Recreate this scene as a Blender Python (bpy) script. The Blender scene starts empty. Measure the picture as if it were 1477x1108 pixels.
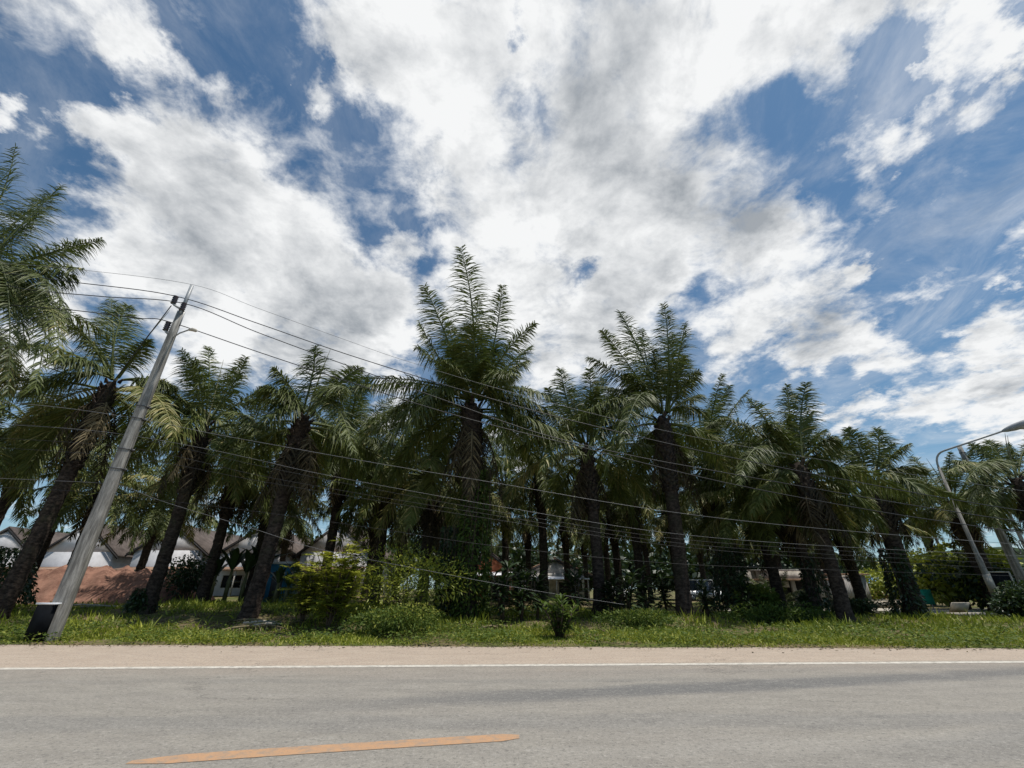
import bpy, math, random
import numpy as np
from mathutils import Vector
R = math.radians
rng = np.random.default_rng(7)
random.seed(7)
sc = bpy.context.scene
# ------------------------------------------------------------------ camera
CH, PITCH, F = 1.45, R(25.7), 614.0
cam_d = bpy.data.cameras.new('camera'); cam = bpy.data.objects.new('camera', cam_d)
sc.collection.objects.link(cam); sc.camera = cam
cam_d.sensor_width = 36; cam_d.lens = F / 1477 * 36; cam_d.clip_end = 3000; cam_d.clip_start = 0.05
cam.location = (0, 0, CH); cam.rotation_euler = (R(90) + PITCH, 0, 0)
sc.render.resolution_x, sc.render.resolution_y = 1024, 768
sc.view_settings.view_transform = 'Standard'; sc.view_settings.look = 'None'
sc.view_settings.exposure = 0.0; sc.view_settings.gamma = 1
SP, CP = math.sin(PITCH), math.cos(PITCH)
def ray(px, py):
    u, v = px - 738.5, 554.0 - py
    return u, F * CP - v * SP, F * SP + v * CP
def at(px, py, D):
    x, y, z = ray(px, py); return Vector((x / y * D, D, CH + z / y * D))
def gnd(px, py, z=0.0):
    x, y, w = ray(px, py); k = (z - CH) / w; return Vector((x * k, y * k, z))
def dirv(px, py): return Vector(ray(px, py)).normalized()
# ------------------------------------------------------------------ light
SUN_EL, SUN_AZ = R(72), R(102)        # azimuth: from +Y towards +X
sd = bpy.data.lights.new('sun', 'SUN'); sd.energy = 4.2; sd.angle = R(0.53); sd.color = (1, .955, .88)
so = bpy.data.objects.new('sun', sd); sc.collection.objects.link(so)
sv = Vector((math.sin(SUN_AZ) * math.cos(SUN_EL), math.cos(SUN_AZ) * math.cos(SUN_EL), math.sin(SUN_EL)))
so.rotation_euler = sv.to_track_quat('Z', 'Y').to_euler(); so.location = sv * 60
# ------------------------------------------------------------------ node helper
class NT:
    def __init__(s, tree): s.t = tree; s.n = tree.nodes; s.l = tree.links
    def add(s, typ, **kw):
        n = s.n.new(typ)
        for k, v in kw.items(): setattr(n, k, v)
        return n
    def put(s, sock, v):
        if isinstance(v, bpy.types.NodeSocket): s.l.new(v, sock)
        elif v is not None: sock.default_value = v
    def math(s, op, a, b=None, c=None, clamp=False):
        n = s.add('ShaderNodeMath', operation=op, use_clamp=clamp)
        for i, v in enumerate((a, b, c)): s.put(n.inputs[i], v)
        return n.outputs[0]
    def vec(s, op, a, b=None, scale=None):
        n = s.add('ShaderNodeVectorMath', operation=op); s.put(n.inputs[0], a)
        if b is not None: s.put(n.inputs[1], b)
        if scale is not None: s.put(n.inputs['Scale'], scale)
        return n.outputs['Value'] if op in ('DISTANCE', 'DOT_PRODUCT', 'LENGTH') else n.outputs['Vector']
    def noise(s, v, scale, detail=4, rough=.5, color=False, dist=0):
        n = s.add('ShaderNodeTexNoise'); s.put(n.inputs['Vector'], v); n.inputs['Scale'].default_value = scale
        n.inputs['Detail'].default_value = detail; n.inputs['Roughness'].default_value = rough; n.inputs['Distortion'].default_value = dist
        return n.outputs['Color' if color else 'Fac']
    def rng(s, v, a, b, c=0., d=1., mode='SMOOTHSTEP'):
        n = s.add('ShaderNodeMapRange', interpolation_type=mode)
        for i, q in enumerate((v, a, b, c, d)): s.put(n.inputs[i], q)
        return n.outputs[0]
    def mix(s, f, a, b, blend='MIX'):
        n = s.add('ShaderNodeMix', data_type='RGBA', blend_type=blend); s.put(n.inputs[0], f)
        for i, v in ((6, a), (7, b)):
            if isinstance(v, tuple) and len(v) == 3: v = v + (1,)
            s.put(n.inputs[i], v)
        return n.outputs[2]
    def scalevec(s, v, xyz): return s.vec('MULTIPLY', v, xyz)
# ------------------------------------------------------------------ world: blue sky with a broken cumulus layer
wd = bpy.data.worlds.new('World'); sc.world = wd; wd.use_nodes = True
T = NT(wd.node_tree); T.n.clear()
sky = T.add('ShaderNodeTexSky', sky_type='NISHITA'); sky.sun_disc = False
sky.sun_elevation = SUN_EL; sky.sun_rotation = SUN_AZ; sky.altitude = 50; sky.air_density = 1.0; sky.dust_density = .6; sky.ozone_density = 2.0
tc = T.add('ShaderNodeTexCoord'); D0 = tc.outputs['Generated']
sep = T.add('ShaderNodeSeparateXYZ'); T.put(sep.inputs[0], D0)
zz = T.math('ADD', T.math('MAXIMUM', sep.outputs[2], 0.0), 0.22)
plane = T.vec('DIVIDE', D0, None); dv = plane.node
cmb = T.add('ShaderNodeCombineXYZ'); [T.put(cmb.inputs[i], zz) for i in range(3)]; T.put(dv.inputs[1], cmb.outputs[0])
warp = T.vec('SCALE', T.vec('SUBTRACT', T.noise(plane, 2.2, 8, .66, True), (.5, .5, .5)), scale=.34)
DW = T.vec('ADD', D0, warp)
def blobs(lst, acc=None):
    for b in lst:
        cx, cy, r = b[:3]; w = b[3] if len(b) > 3 else 1.0
        c = dirv(cx, cy); e = .5 * ((dirv(cx + r, cy) - c).length + (dirv(cx, cy + r) - c).length)
        v = T.rng(T.vec('DISTANCE', DW, tuple(c)), e * 1.55, e * .25, 0., w)
        acc = v if acc is None else T.math('ADD', acc, v)
    return acc
CL = [(120,205,60),(200,245,85),(290,270,90),(390,345,95),(300,400,100),(470,400,85),(180,340,80),(545,440,60),(575,345,38),
 (420,480,80),(540,500,55),(160,60,30,.5),(190,30,45,.7),(230,70,40,.7),(150,130,18,.6),(300,120,32,.7),(225,120,35,.5),(60,440,60),(20,520,50),(240,540,40,.8),(-5,175,30),
 (480,60,40,.7),(560,60,80),(450,130,28,.8),(388,108,12,.8),(520,130,45,.8),(640,160,80),(700,70,70),(700,250,80),(830,70,110),(900,200,110),
 (1000,80,110),(1120,60,90),(1160,160,50,.8),(1020,300,95),(900,350,90),(800,300,80),(720,380,70),(1110,390,80),(1190,440,75),(1240,375,26),
 (1050,470,60),(1270,500,50),(1150,520,40),(900,440,70),(820,480,70),(770,440,60),(640,330,28,.7),(660,420,50,.7),
 (1335,140,42,.75),(1285,190,36,.7),(1380,70,60,.85),(1310,300,34,.55),(1240,280,40,.6),(1400,340,26,.4),(1230,210,36,.7),(1330,410,22,.4),(1290,130,16,.5),(1450,120,50,.8),(1470,50,50),(1250,25,40,.7),(1340,15,40,.8),(1300,240,16,.6),
 (1465,385,34),(1470,480,60),(1410,530,60),(1330,590,50),(1240,600,40),(1460,600,70),(560,590,34),(745,650,30),(1050,590,22,.7),
 (0,-150,160),(600,-250,300),(1200,-200,260)]
HO = [(738,90,22,.9),(765,150,17,.9),(730,40,14,.6),(845,392,22,.9),(470,100,16,.5),(1265,110,30,.7),(1410,110,10,.4),(1140,280,20,.4)]
GR = [(860,120,110,.75),(900,200,60,.4),(1030,290,85,.85),(1080,350,60,.4),(1180,470,70,.8),(470,430,90,.4),(270,330,80,.35),(700,250,50,.3),(1120,70,60,.35),(560,100,40,.25),
 (460,510,70,.5),(900,410,60,.5),(1440,560,50,.4),(1130,90,40,.3)]
cov = blobs(CL); hole = blobs(HO); gray = blobs(GR)
cov = T.math('SUBTRACT', T.math('MINIMUM', cov, 1.25), hole)
nz = T.noise(plane, 3.2, 9, .62, dist=.25)
nzf = T.noise(plane, 11.0, 7, .62, dist=.3)
far = T.noise(plane, 1.1, 3, .5)
den = T.math('ADD', T.math('ADD', cov, T.math('MULTIPLY', T.math('SUBTRACT', nz, .5), 2.3)), T.math('MULTIPLY', T.math('SUBTRACT', nzf, .5), 2.1))
alpha = T.rng(den, -.06, 1.12)
# thin high veil
rightside = T.rng(T.vec('DISTANCE', D0, tuple(dirv(1400, 260))), .75, .1)
veil = T.math('MULTIPLY', T.rng(T.noise(T.scalevec(plane, (1.3, .8, 1)), 2.6, 9, .68, dist=1.0), .36, .80), T.math('MULTIPLY_ADD', rightside, .30, .22))
alpha = T.math('MAXIMUM', alpha, veil)
sunside = T.noise(T.vec('ADD', plane, (.10, .07, 0)), 3.2, 9, .62, dist=.25)
rim = T.math('ADD', T.math('MULTIPLY', T.math('SUBTRACT', nz, sunside), 2.2), T.math('MULTIPLY', T.math('SUBTRACT', T.noise(T.vec('ADD', plane, (.03, .02, 0)), 11.0, 7, .62, dist=.3), nzf), -.9))
thick = T.rng(den, .7, 2.0)
billow = T.noise(plane, 4.0, 6, .55, dist=.4)
dark = T.math('ADD', T.math('MULTIPLY', thick, T.rng(T.noise(plane, 1.7, 4, .5), .38, .62, .12, .42)), T.math('MULTIPLY', gray, T.rng(T.math('ADD', nz, T.math('MULTIPLY', nzf, .3)), .40, .85, .35, .85)))
dark = T.math('ADD', dark, T.math('MULTIPLY', T.rng(billow, .42, .72), T.math('MULTIPLY', thick, .22)))
dark = T.math('SUBTRACT', T.math('ADD', dark, .05), T.math('MULTIPLY', rim, 1.25), clamp=True)
ccol = T.mix(dark, (.92, .93, .935), (.36, .39, .425))
skyc = T.mix(T.rng(sep.outputs[2], .45, .02, 0, .35), T.vec('MULTIPLY', sky.outputs[0], (.068, .092, .097)), (.36, .52, .68))
out = T.mix(alpha, skyc, ccol)
bg = T.add('ShaderNodeBackground'); T.put(bg.inputs[0], out); bg.inputs[1].default_value = 1.0
wo = T.add('ShaderNodeOutputWorld'); T.l.new(bg.outputs[0], wo.inputs[0])
wd.cycles.sampling_method = 'MANUAL'; wd.cycles.sample_map_resolution = 512
# ------------------------------------------------------------------ materials
def mat(name, build, rough=.8, spec=.3, trans=0., bump=None):
    m = bpy.data.materials.new(name); m.use_nodes = True; t = NT(m.node_tree)
    p = t.n['Principled BSDF']; p.inputs['Roughness'].default_value = rough; p.inputs['Specular IOR Level'].default_value = spec
    tcn = t.add('ShaderNodeTexCoord'); obj = tcn.outputs['Object']; geo = t.add('ShaderNodeNewGeometry').outputs['Position']
    r = build(t, obj, geo); bsock = None
    if isinstance(r, tuple) and isinstance(r[0], bpy.types.NodeSocket): r, bsock = r
    if isinstance(r, tuple) and len(r) == 3: r = r + (1,)
    t.put(p.inputs['Base Color'], r)
    if bsock is not None:
        b = t.add('ShaderNodeBump'); b.inputs['Strength'].default_value = bump or .5; b.inputs['Distance'].default_value = .03
        t.put(b.inputs['Height'], bsock); t.l.new(b.outputs[0], p.inputs['Normal'])
    if trans:
        tr = t.add('ShaderNodeBsdfTranslucent'); t.put(tr.inputs[0], t.mix(.5, r, (.10, .16, .02), 'ADD') if isinstance(r, bpy.types.NodeSocket) else r)
        ms = t.add('ShaderNodeMixShader'); ms.inputs[0].default_value = trans
        t.l.new(p.outputs[0], ms.inputs[1]); t.l.new(tr.outputs[0], ms.inputs[2])
        t.l.new(ms.outputs[0], t.n['Material Output'].inputs[0])
    return m
def leafmat(name, a, b, c, rough=.42, spec=.5, trans=.12):
    def f(t, o, g):
        at_ = t.add('ShaderNodeAttribute', attribute_name='tint').outputs['Fac']
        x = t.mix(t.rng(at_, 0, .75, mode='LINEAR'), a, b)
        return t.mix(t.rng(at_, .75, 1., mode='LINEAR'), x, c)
    return mat(name, f, rough, spec, trans)
def flat(name, col, rough=.7, spec=.3, var=.25, scale=3.):
    def f(t, o, g):
        n = t.noise(o, scale, 6, .65)
        return t.mix(t.rng(n, .3, .7), tuple(c * (1 - var) for c in col), tuple(min(1, c * (1 + var)) for c in col))
    return mat(name, f, rough, spec)
M = {}
M['palm'] = leafmat('palm_leaf', (.030, .045, .010), (.125, .150, .032), (.32, .27, .10), .55, .35)
M['dead'] = leafmat('dead_frond', (.034, .027, .016), (.080, .062, .035), (.24, .19, .11), .8, .2, .05)
M['stalk'] = flat('frond_stalk', (.11, .11, .045), .55, .4)
M['leaf'] = leafmat('shrub_leaf', (.032, .060, .012), (.10, .145, .024), (.27, .28, .05), .65, .25, .25)
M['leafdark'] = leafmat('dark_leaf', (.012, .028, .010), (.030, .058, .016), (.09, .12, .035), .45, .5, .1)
M['leafyel'] = leafmat('yellow_leaf', (.12, .15, .02), (.36, .38, .04), (.60, .48, .06), .5, .4, .2)
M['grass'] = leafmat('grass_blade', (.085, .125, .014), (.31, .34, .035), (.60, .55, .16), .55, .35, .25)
M['wood'] = flat('bark', (.09, .068, .05), .9, .1, .4, 6)
def trunkf(t, o, g):
    n = t.noise(t.scalevec(o, (6, 6, 11)), 1., 6, .7); m = t.noise(o, .9, 4, .6)
    x = t.mix(t.rng(n, .35, .7), (.018, .013, .011), (.085, .064, .052))
    return t.mix(t.rng(m, .5, .75, 0, .5), x, (.05, .065, .03)), n
M['trunk'] = mat('palm_trunk', trunkf, .92, .15, bump=.9)
def concf(t, o, g):
    n = t.noise(t.scalevec(o, (7, 7, .7)), 1.6, 7, .7); s = t.noise(o, 22, 4, .7); q = t.noise(t.scalevec(o, (2, 2, .6)), 1, 3, .6)
    x = t.mix(t.rng(n, .35, .72), (.15, .142, .13), (.42, .40, .365))
    x = t.mix(t.rng(q, .52, .7, 0, .6), x, (.10, .092, .08))
    return t.mix(t.rng(s, .55, .75, 0, .45), x, (.07, .065, .06)), n
M['concrete'] = mat('weathered_concrete', concf, .9, .2, bump=.5)
M['metal'] = flat('galvanised_metal', (.30, .31, .32), .45, .6, .2, 5)
M['dkmetal'] = flat('dark_metal', (.06, .06, .065), .5, .5)
M['wire'] = flat('black_cable', (.018, .018, .02), .5, .4)
M['wiregrey'] = flat('grey_cable', (.15, .15, .155), .45, .5)
M['porcelain'] = flat('brown_porcelain', (.035, .022, .018), .25, .6)
M['blackp'] = flat('black_board', (.006, .007, .009), .8, .1)
M['whitep'] = flat('white_strip', (.75, .76, .8), .5, .4, .06)
def roadf(t, o, g):
    fine = t.noise(g, 26, 6, .85); med = t.noise(t.scalevec(g, (1, 2.4, 1)), 1.3, 6, .65); lg = t.noise(t.scalevec(g, (.16, .5, 1)), 1., 5, .6)
    grit = t.noise(g, 60, 3, .8)
    x = t.mix(t.rng(med, .3, .7), (.222, .204, .178), (.285, .262, .226))
    x = t.mix(t.rng(lg, .42, .68, 0, .45), x, (.26, .238, .212))
    s = t.add('ShaderNodeSeparateXYZ'); t.put(s.inputs[0], g); X, Y = s.outputs[0], s.outputs[1]
    wob = t.math('MULTIPLY', t.math('SUBTRACT', t.noise(t.scalevec(g, (.5, 2, 1)), 1.2, 5, .65), .5), .8)
    def band(a, b, w, k, x0, x1):
        d = t.math('ABSOLUTE', t.math('SUBTRACT', t.math('ADD', Y, wob), t.math('MULTIPLY_ADD', X, b, a)))
        return t.math('MULTIPLY', t.rng(d, w, w * .25, 0, k), t.rng(X, x0, x1))
    x = t.mix(band(7.75, .215, .60, .80, -5.5, 1.5), x, (.105, .106, .108))
    x = t.mix(band(9.6, .10, .30, .35, -6, 4), x, (.13, .13, .13))
    x = t.mix(band(6.4, .02, .5, .30, -12, -8), x, (.13, .134, .14)); x = t.mix(band(9.0, .02, .22, .30, -30, -4), x, (.15, .147, .14)); x = t.mix(band(5.2, .12, .35, .30, -3, 3), x, (.32, .30, .27))
    x = t.mix(t.rng(t.noise(t.scalevec(g, (.8, 1.6, 1)), .9, 7, .75), .56, .62, 0, .25), x, (.33, .31, .28)); x = t.mix(t.rng(t.noise(t.vec('ADD', g, (5, 9, 0)), .8, 8, .8), .60, .64, 0, .35), x, (.12, .115, .11))
    x = t.mix(band(4.3, .25, .5, .35, 0, 6), x, (.14, .14, .14))
    x = t.mix(t.rng(t.noise(g, 2.6, 8, .8), .62, .72, 0, .35), x, (.12, .118, .115))
    # dusty shoulder outside the edge line
    x = t.mix(t.math('MULTIPLY', t.rng(t.math('SUBTRACT', Y, t.math('MULTIPLY_ADD', X, .049, 10.6)), -2.2, .1), t.rng(lg, .35, .65, .15, .6)), x, (.33, .27, .215))
    sh = t.rng(t.math('SUBTRACT', Y, t.math('MULTIPLY_ADD', X, .049, 10.6)), .0, .35)
    x = t.mix(t.math('MULTIPLY', sh, .85), x, t.mix(t.rng(med, .3, .75), (.42, .325, .25), (.50, .40, .31)))
    x = t.mix(t.rng(fine, .50, .66, 0, .62), x, (.085, .083, .08)); x = t.mix(t.rng(grit, .54, .68, 0, .6), x, (.46, .44, .41))
    x = t.mix(t.rng(t.noise(g, 13, 5, .9), .51, .62, 0, .50), x, (.10, .096, .088)); x = t.mix(t.rng(t.noise(t.vec('ADD', g, (7, 3, 1)), 16, 4, .9), .53, .63, 0, .5), x, (.42, .395, .355)); x = t.mix(t.rng(t.noise(t.scalevec(g, (.5, 3., 1)), 5, 8, .85), .52, .66, 0, .35), x, (.36, .34, .31))
    vo = t.add('ShaderNodeTexVoronoi', feature='DISTANCE_TO_EDGE'); t.put(vo.inputs['Vector'], t.vec('ADD', t.scalevec(g, (.22, .6, 1)), t.vec('SCALE', t.noise(g, 1.6, 7, .75, True), scale=.5))); vo.inputs['Scale'].default_value = 1.
    crk = t.math('MULTIPLY', t.rng(vo.outputs['Distance'], .007, .001), t.rng(t.noise(g, .30, 3, .5), .50, .60)); x = t.mix(t.math('MULTIPLY', crk, .75), x, (.05, .048, .045))
    return x, t.math('ADD', fine, t.math('MULTIPLY', grit, .6))
M['road'] = mat('asphalt', roadf, .85, .25, bump=.35)
def worn(name, a, b, lo, hi):
    def f(t, o, g):
        n = t.noise(g, 7, 8, .75); m = t.noise(g, 60, 3, .7)
        x = t.mix(t.rng(n, lo, hi), a, b); return t.mix(t.rng(m, .5, .7, 0, .4), x, (.16, .15, .14)), m
    return mat(name, f, .8, .25, bump=.3)
M['wline'] = worn('white_road_paint', (.34, .315, .275), (.62, .58, .51), .36, .58)
M['oline'] = worn('orange_road_paint', (.30, .235, .18), (.46, .27, .15), .33, .58)
def groundf(t, o, g):
    n = t.noise(g, .35, 7, .65); m = t.noise(g, 2.5, 6, .7); f = t.noise(g, 14, 4, .7)
    x = t.mix(t.rng(n, .42, .58), (.09, .11, .028), (.19, .145, .085))
    x = t.mix(t.rng(m, .45, .7, 0, .7), x, (.045, .060, .016)); return t.mix(t.rng(f, .5, .8, 0, .6), x, (.17, .14, .08)), f
M['ground'] = mat('ground_litter', groundf, .95, .1, bump=1.)
def dirtf(t, o, g):
    n = t.noise(g, 1.1, 8, .72); f = t.noise(g, 9, 5, .7)
    x = t.mix(t.rng(n, .35, .68), (.15, .078, .058), (.30, .165, .12)); return t.mix(t.rng(f, .5, .75, 0, .5), x, (.42, .27, .19)), n
M['dirt'] = mat('red_earth', dirtf, .95, .1, bump=1.)
M['hill'] = flat('wooded_hill', (.028, .042, .022), .95, .05, .5, .12)
M['plaster'] = flat('white_plaster', (.60, .59, .60), .85, .2, .12, 1.2)
M['dirtyplaster'] = flat('stained_plaster', (.45, .42, .38), .85, .2, .35, 1.6)
def tilef(t, o, g):
    w = t.add('ShaderNodeTexWave', wave_type='BANDS', bands_direction='Z'); t.put(w.inputs[0], o); w.inputs['Scale'].default_value = 3.; w.inputs['Distortion'].default_value = .4
    return t.mix(t.rng(t.noise(o, 1.5, 6, .7), .3, .7), (.075, .06, .052), (.15, .12, .105)), w.outputs['Fac']
M['tile'] = mat('brown_roof_tile', tilef, .85, .2, bump=.5)
M['brick'] = flat('orange_brick', (.42, .15, .08), .9, .2, .3, 5)
M['glass'] = flat('dark_glass', (.015, .018, .022), .15, .6)
M['door'] = flat('dark_opening', (.03, .028, .028), .7, .3)
M['blue'] = flat('blue_sheet', (.035, .19, .34), .5, .4, .15)
M['bluecloth'] = flat('blue_canopy', (.10, .26, .55), .6, .3, .15)
M['green'] = flat('green_sign', (.015, .24, .16), .5, .4, .1)
def corrf(t, o, g):
    w = t.add('ShaderNodeTexWave', wave_type='BANDS', bands_direction='X'); t.put(w.inputs[0], o); w.inputs['Scale'].default_value = 2.2
    return t.mix(t.rng(t.noise(t.scalevec(o, (1.5, 1.5, .3)), 1.5, 6, .7), .4, .7), (.30, .27, .25), (.55, .55, .53)), w.outputs['Fac']
M['corr'] = mat('corrugated_sheet', corrf, .6, .4, bump=.8)
M['rust'] = flat('rusty_sheet', (.30, .19, .13), .8, .2, .3, 2)
M['carw'] = flat('white_car_paint', (.72, .73, .74), .25, .6, .04)
M['carg'] = flat('grey_car_paint', (.22, .23, .25), .25, .6, .05)
M['carr'] = flat('red_car_paint', (.35, .06, .05), .3, .6, .05)
M['tyre'] = flat('tyre', (.02, .02, .02), .8, .2)
M['lens'] = flat('lamp_lens', (.42, .40, .36), .2, .6, .08)
M['lensred'] = flat('tail_lamp', (.30, .02, .02), .3, .5, .08)
M['cbeige'] = flat('pale_concrete', (.42, .38, .32), .9, .2, .2, 2)
# ------------------------------------------------------------------ mesh + object helpers
class MB:
    def __init__(s): s.v = []; s.q = []; s.t = []; s.n = 0
    def quads(s, V, Q, tint=None):
        V = np.asarray(V, float).reshape(-1, 3); s.v.append(V); s.q.append(np.asarray(Q, int).reshape(-1, 4) + s.n)
        s.t.append(np.full(len(V), .4) if tint is None else np.broadcast_to(np.asarray(tint, float), (len(V),))); s.n += len(V)
    def box(s, c, d, rz=0., taper=1., R3=None):
        x, y, z = d[0] / 2, d[1] / 2, d[2] / 2
        V = np.array([(-x, -y, -z), (x, -y, -z), (x, y, -z), (-x, y, -z), (-x * taper, -y * taper, z), (x * taper, -y * taper, z), (x * taper, y * taper, z), (-x * taper, y * taper, z)])
        if R3 is not None: V = V @ np.array(R3).T
        if rz: ca, sa = math.cos(rz), math.sin(rz); V = np.stack([V[:, 0] * ca - V[:, 1] * sa, V[:, 0] * sa + V[:, 1] * ca, V[:, 2]], 1)
        s.quads(V + np.array(c), [(3, 2, 1, 0), (4, 5, 6, 7), (0, 1, 5, 4), (1, 2, 6, 5), (2, 3, 7, 6), (3, 0, 4, 7)])
    def tube(s, P, r, n=8, tint=None, cap=True):
        P = np.asarray(P, float); m = len(P); r = np.broadcast_to(np.asarray(r, float), (m,))
        Tn = np.gradient(P, axis=0); Tn /= np.linalg.norm(Tn, axis=1)[:, None] + 1e-9
        ref = np.array((0, 0, 1.)) if abs(Tn[:, 2]).mean() < .8 else np.array((0, 1., 0))
        A = np.cross(Tn, ref); A /= np.linalg.norm(A, axis=1)[:, None] + 1e-9; B = np.cross(Tn, A)
        a = np.arange(n) * 2 * math.pi / n
        V = P[:, None] + r[:, None, None] * (A[:, None] * np.cos(a)[None, :, None] + B[:, None] * np.sin(a)[None, :, None])
        i, j = np.meshgrid(np.arange(m - 1), np.arange(n), indexing='ij'); k = (j + 1) % n
        Q = np.stack([i * n + j, i * n + k, (i + 1) * n + k, (i + 1) * n + j], -1).reshape(-1, 4)
        V = V.reshape(-1, 3)
        if cap:
            V = np.vstack([V, P[0], P[-1]]); o = m * n; j = np.arange(0, n, 2) if n % 2 == 0 else np.arange(0)
            Q = np.vstack([Q, np.stack([np.full(len(j), o), (j + 2) % n, j + 1, j], 1), np.stack([np.full(len(j), o + 1), (m - 1) * n + j, (m - 1) * n + j + 1, (m - 1) * n + (j + 2) % n], 1)])
        s.quads(V, Q, tint)
    def grid(s, V, nu, nv, tint=None):
        i, j = np.meshgrid(np.arange(nu - 1), np.arange(nv - 1), indexing='ij')
        s.quads(V, np.stack([i * nv + j, (i + 1) * nv + j, (i + 1) * nv + j + 1, i * nv + j + 1], -1).reshape(-1, 4), tint)
    def leaves(s, B, Dn, W, L, w, droop, tint, prof=(.55, 1., .75, .08), ts=(0, .33, .7, 1.)):
        # strips: base B, direction Dn, width dir W, length L, half-width w
        n = len(B); k = len(ts); Ls = np.broadcast_to(L, (n,))[:, None]; ws = np.broadcast_to(w, (n,))[:, None]; dr = np.broadcast_to(droop, (n,))[:, None]
        V = np.empty((n, k, 2, 3))
        for a, (t_, p_) in enumerate(zip(ts, prof)):
            c = B + Dn * Ls * t_; c = c + np.array((0, 0, -1.)) * dr * Ls * t_ * t_
            V[:, a, 0] = c - W * ws * p_; V[:, a, 1] = c + W * ws * p_
        b = (np.arange(n) * k * 2)[:, None, None]; a = (np.arange(k - 1) * 2)[None, :, None]
        Q = b + a + np.array([0, 1, 3, 2])[None, None]
        s.quads(V.reshape(-1, 3), Q.reshape(-1, 4), np.repeat(np.broadcast_to(tint, (n,)), k * 2))
    def mesh(s, name, m, smooth=False):
        me = bpy.data.meshes.new(name); V = np.vstack(s.v); Q = np.vstack(s.q)
        me.vertices.add(len(V)); me.vertices.foreach_set('co', V.ravel()); me.loops.add(Q.size); me.loops.foreach_set('vertex_index', Q.ravel())
        me.polygons.add(len(Q)); me.polygons.foreach_set('loop_start', np.arange(0, Q.size, 4)); me.polygons.foreach_set('loop_total', np.full(len(Q), 4))
        if smooth: me.polygons.foreach_set('use_smooth', np.ones(len(Q), bool))
        a = me.attributes.new('tint', 'FLOAT', 'POINT'); a.data.foreach_set('value', np.concatenate(s.t))
        me.materials.append(m); me.update(calc_edges=True); me.validate(); return me
    def obj(s, name, m, parent=None, smooth=False):
        o = bpy.data.objects.new(name, s.mesh(name, m, smooth)); sc.collection.objects.link(o)
        if parent: o.parent = parent
        return o
def tag(o, label=None, cat=None, group=None, kind=None):
    for k, v in (('label', label), ('category', cat), ('group', group), ('kind', kind)):
        if v: o[k] = v
    return o
def empty(name, loc, label, cat, group=None, rz=0.):
    o = bpy.data.objects.new(name, None); sc.collection.objects.link(o); o.location = loc; o.rotation_euler = (0, 0, rz)
    o.empty_display_size = .3; return tag(o, label, cat, group)
def copy_tree(o, parent=None):
    c = o.copy(); sc.collection.objects.link(c); c.parent = parent
    for ch in list(o.children): copy_tree(ch, c)
    return c
def unit(a): return a / (np.linalg.norm(a, axis=-1, keepdims=True) + 1e-9)
def put(name, me, parent):
    o = bpy.data.objects.new(name, me); sc.collection.objects.link(o); o.parent = parent; return o
# ------------------------------------------------------------------ ground, road
def smooth(a, b, x): t_ = np.clip((x - a) / (b - a), 0, 1); return t_ * t_ * (3 - 2 * t_)
EL, EC, ER = gnd(0, 931), gnd(738, 933), gnd(1477, 937)
ek = (ER.y - EL.y) / (ER.x - EL.x)
def edge(x): return EC.y + (x - EC.x) * ek
def gz(x, y):
    x = np.asarray(x, float); y = np.asarray(y, float); d = y - edge(x)
    left = smooth(14, -14, x)
    z = -.06 + .09 * smooth(-.05, .25, d) + (.12 + .5 * left) * smooth(2, 9, d) + .12 * smooth(10, 30, d) - .25 * (1 - left) * smooth(12, 20, d)
    z = z + (.06 * np.sin(x * .9 + 1) * np.sin(y * .7) + .05 * np.sin(x * .37 + y * .53) + .03 * np.sin(x * 2.3 + y * 1.9)) * smooth(1, 5, d)
    return z
xs = np.concatenate([np.linspace(-1500, -90, 12), np.linspace(-80, 80, 260), np.linspace(90, 1500, 12)])
ys = np.concatenate([np.linspace(-60, 12.5, 12), np.linspace(12.8, 50, 170), np.linspace(52, 120, 20), np.linspace(140, 1800, 12)])
gx, gy = np.meshgrid(xs, ys, indexing='ij'); m = MB(); m.grid(np.stack([gx, gy, gz(gx, gy)], -1)[:, :, :].reshape(-1, 3), len(xs), len(ys))
tag(m.obj('ground', M['ground'], smooth=True), kind='structure')
def strip(xs_, lo, hi, z):
    V = []
    for x in xs_: V += [(x, lo(x), z), (x, hi(x), z)]
    return np.array(V)
m = MB(); X = np.concatenate([np.linspace(-220, -32, 30), np.linspace(-30, 30, 240), np.linspace(32, 220, 30)]); m.grid(strip(X, lambda x: -9., lambda x: edge(x) + .05 * math.sin(x * 3.1) + .05 * math.sin(x * 1.13) + .03 * math.sin(x * 7.7), 0), len(X), 2)
tag(m.obj('road', M['road']), kind='structure')
WL, WC, WR = gnd(0, 965.5), gnd(738, 960), gnd(1477, 955.5)
def wl(x): return WC.y + (x - WC.x) * (WR.y - WL.y) / (WR.x - WL.x)
m = MB(); m.grid(strip(X, lambda x: wl(x) - .12, lambda x: wl(x) + .12, .004), len(X), 2); tag(m.obj('edge_line', M['wline']), kind='structure')
O1, O2, OM = gnd(186, 1100), gnd(749, 1063), gnd(460, 1081)
m = MB(); n_ = 24; V = []
for i in range(n_):
    t_ = i / (n_ - 1); c = (1 - t_) ** 2 * O1 + 2 * t_ * (1 - t_) * (2 * OM - .5 * O1 - .5 * O2) + t_ ** 2 * O2
    w = .125 * min(1, .35 + t_ * 5, .5 + (1 - t_) * 14)
    V += [(c.x, c.y - w, .004), (c.x, c.y + w, .004)]
m.grid(V, n_, 2); tag(m.obj('centre_line', M['oline']), kind='structure')
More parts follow.
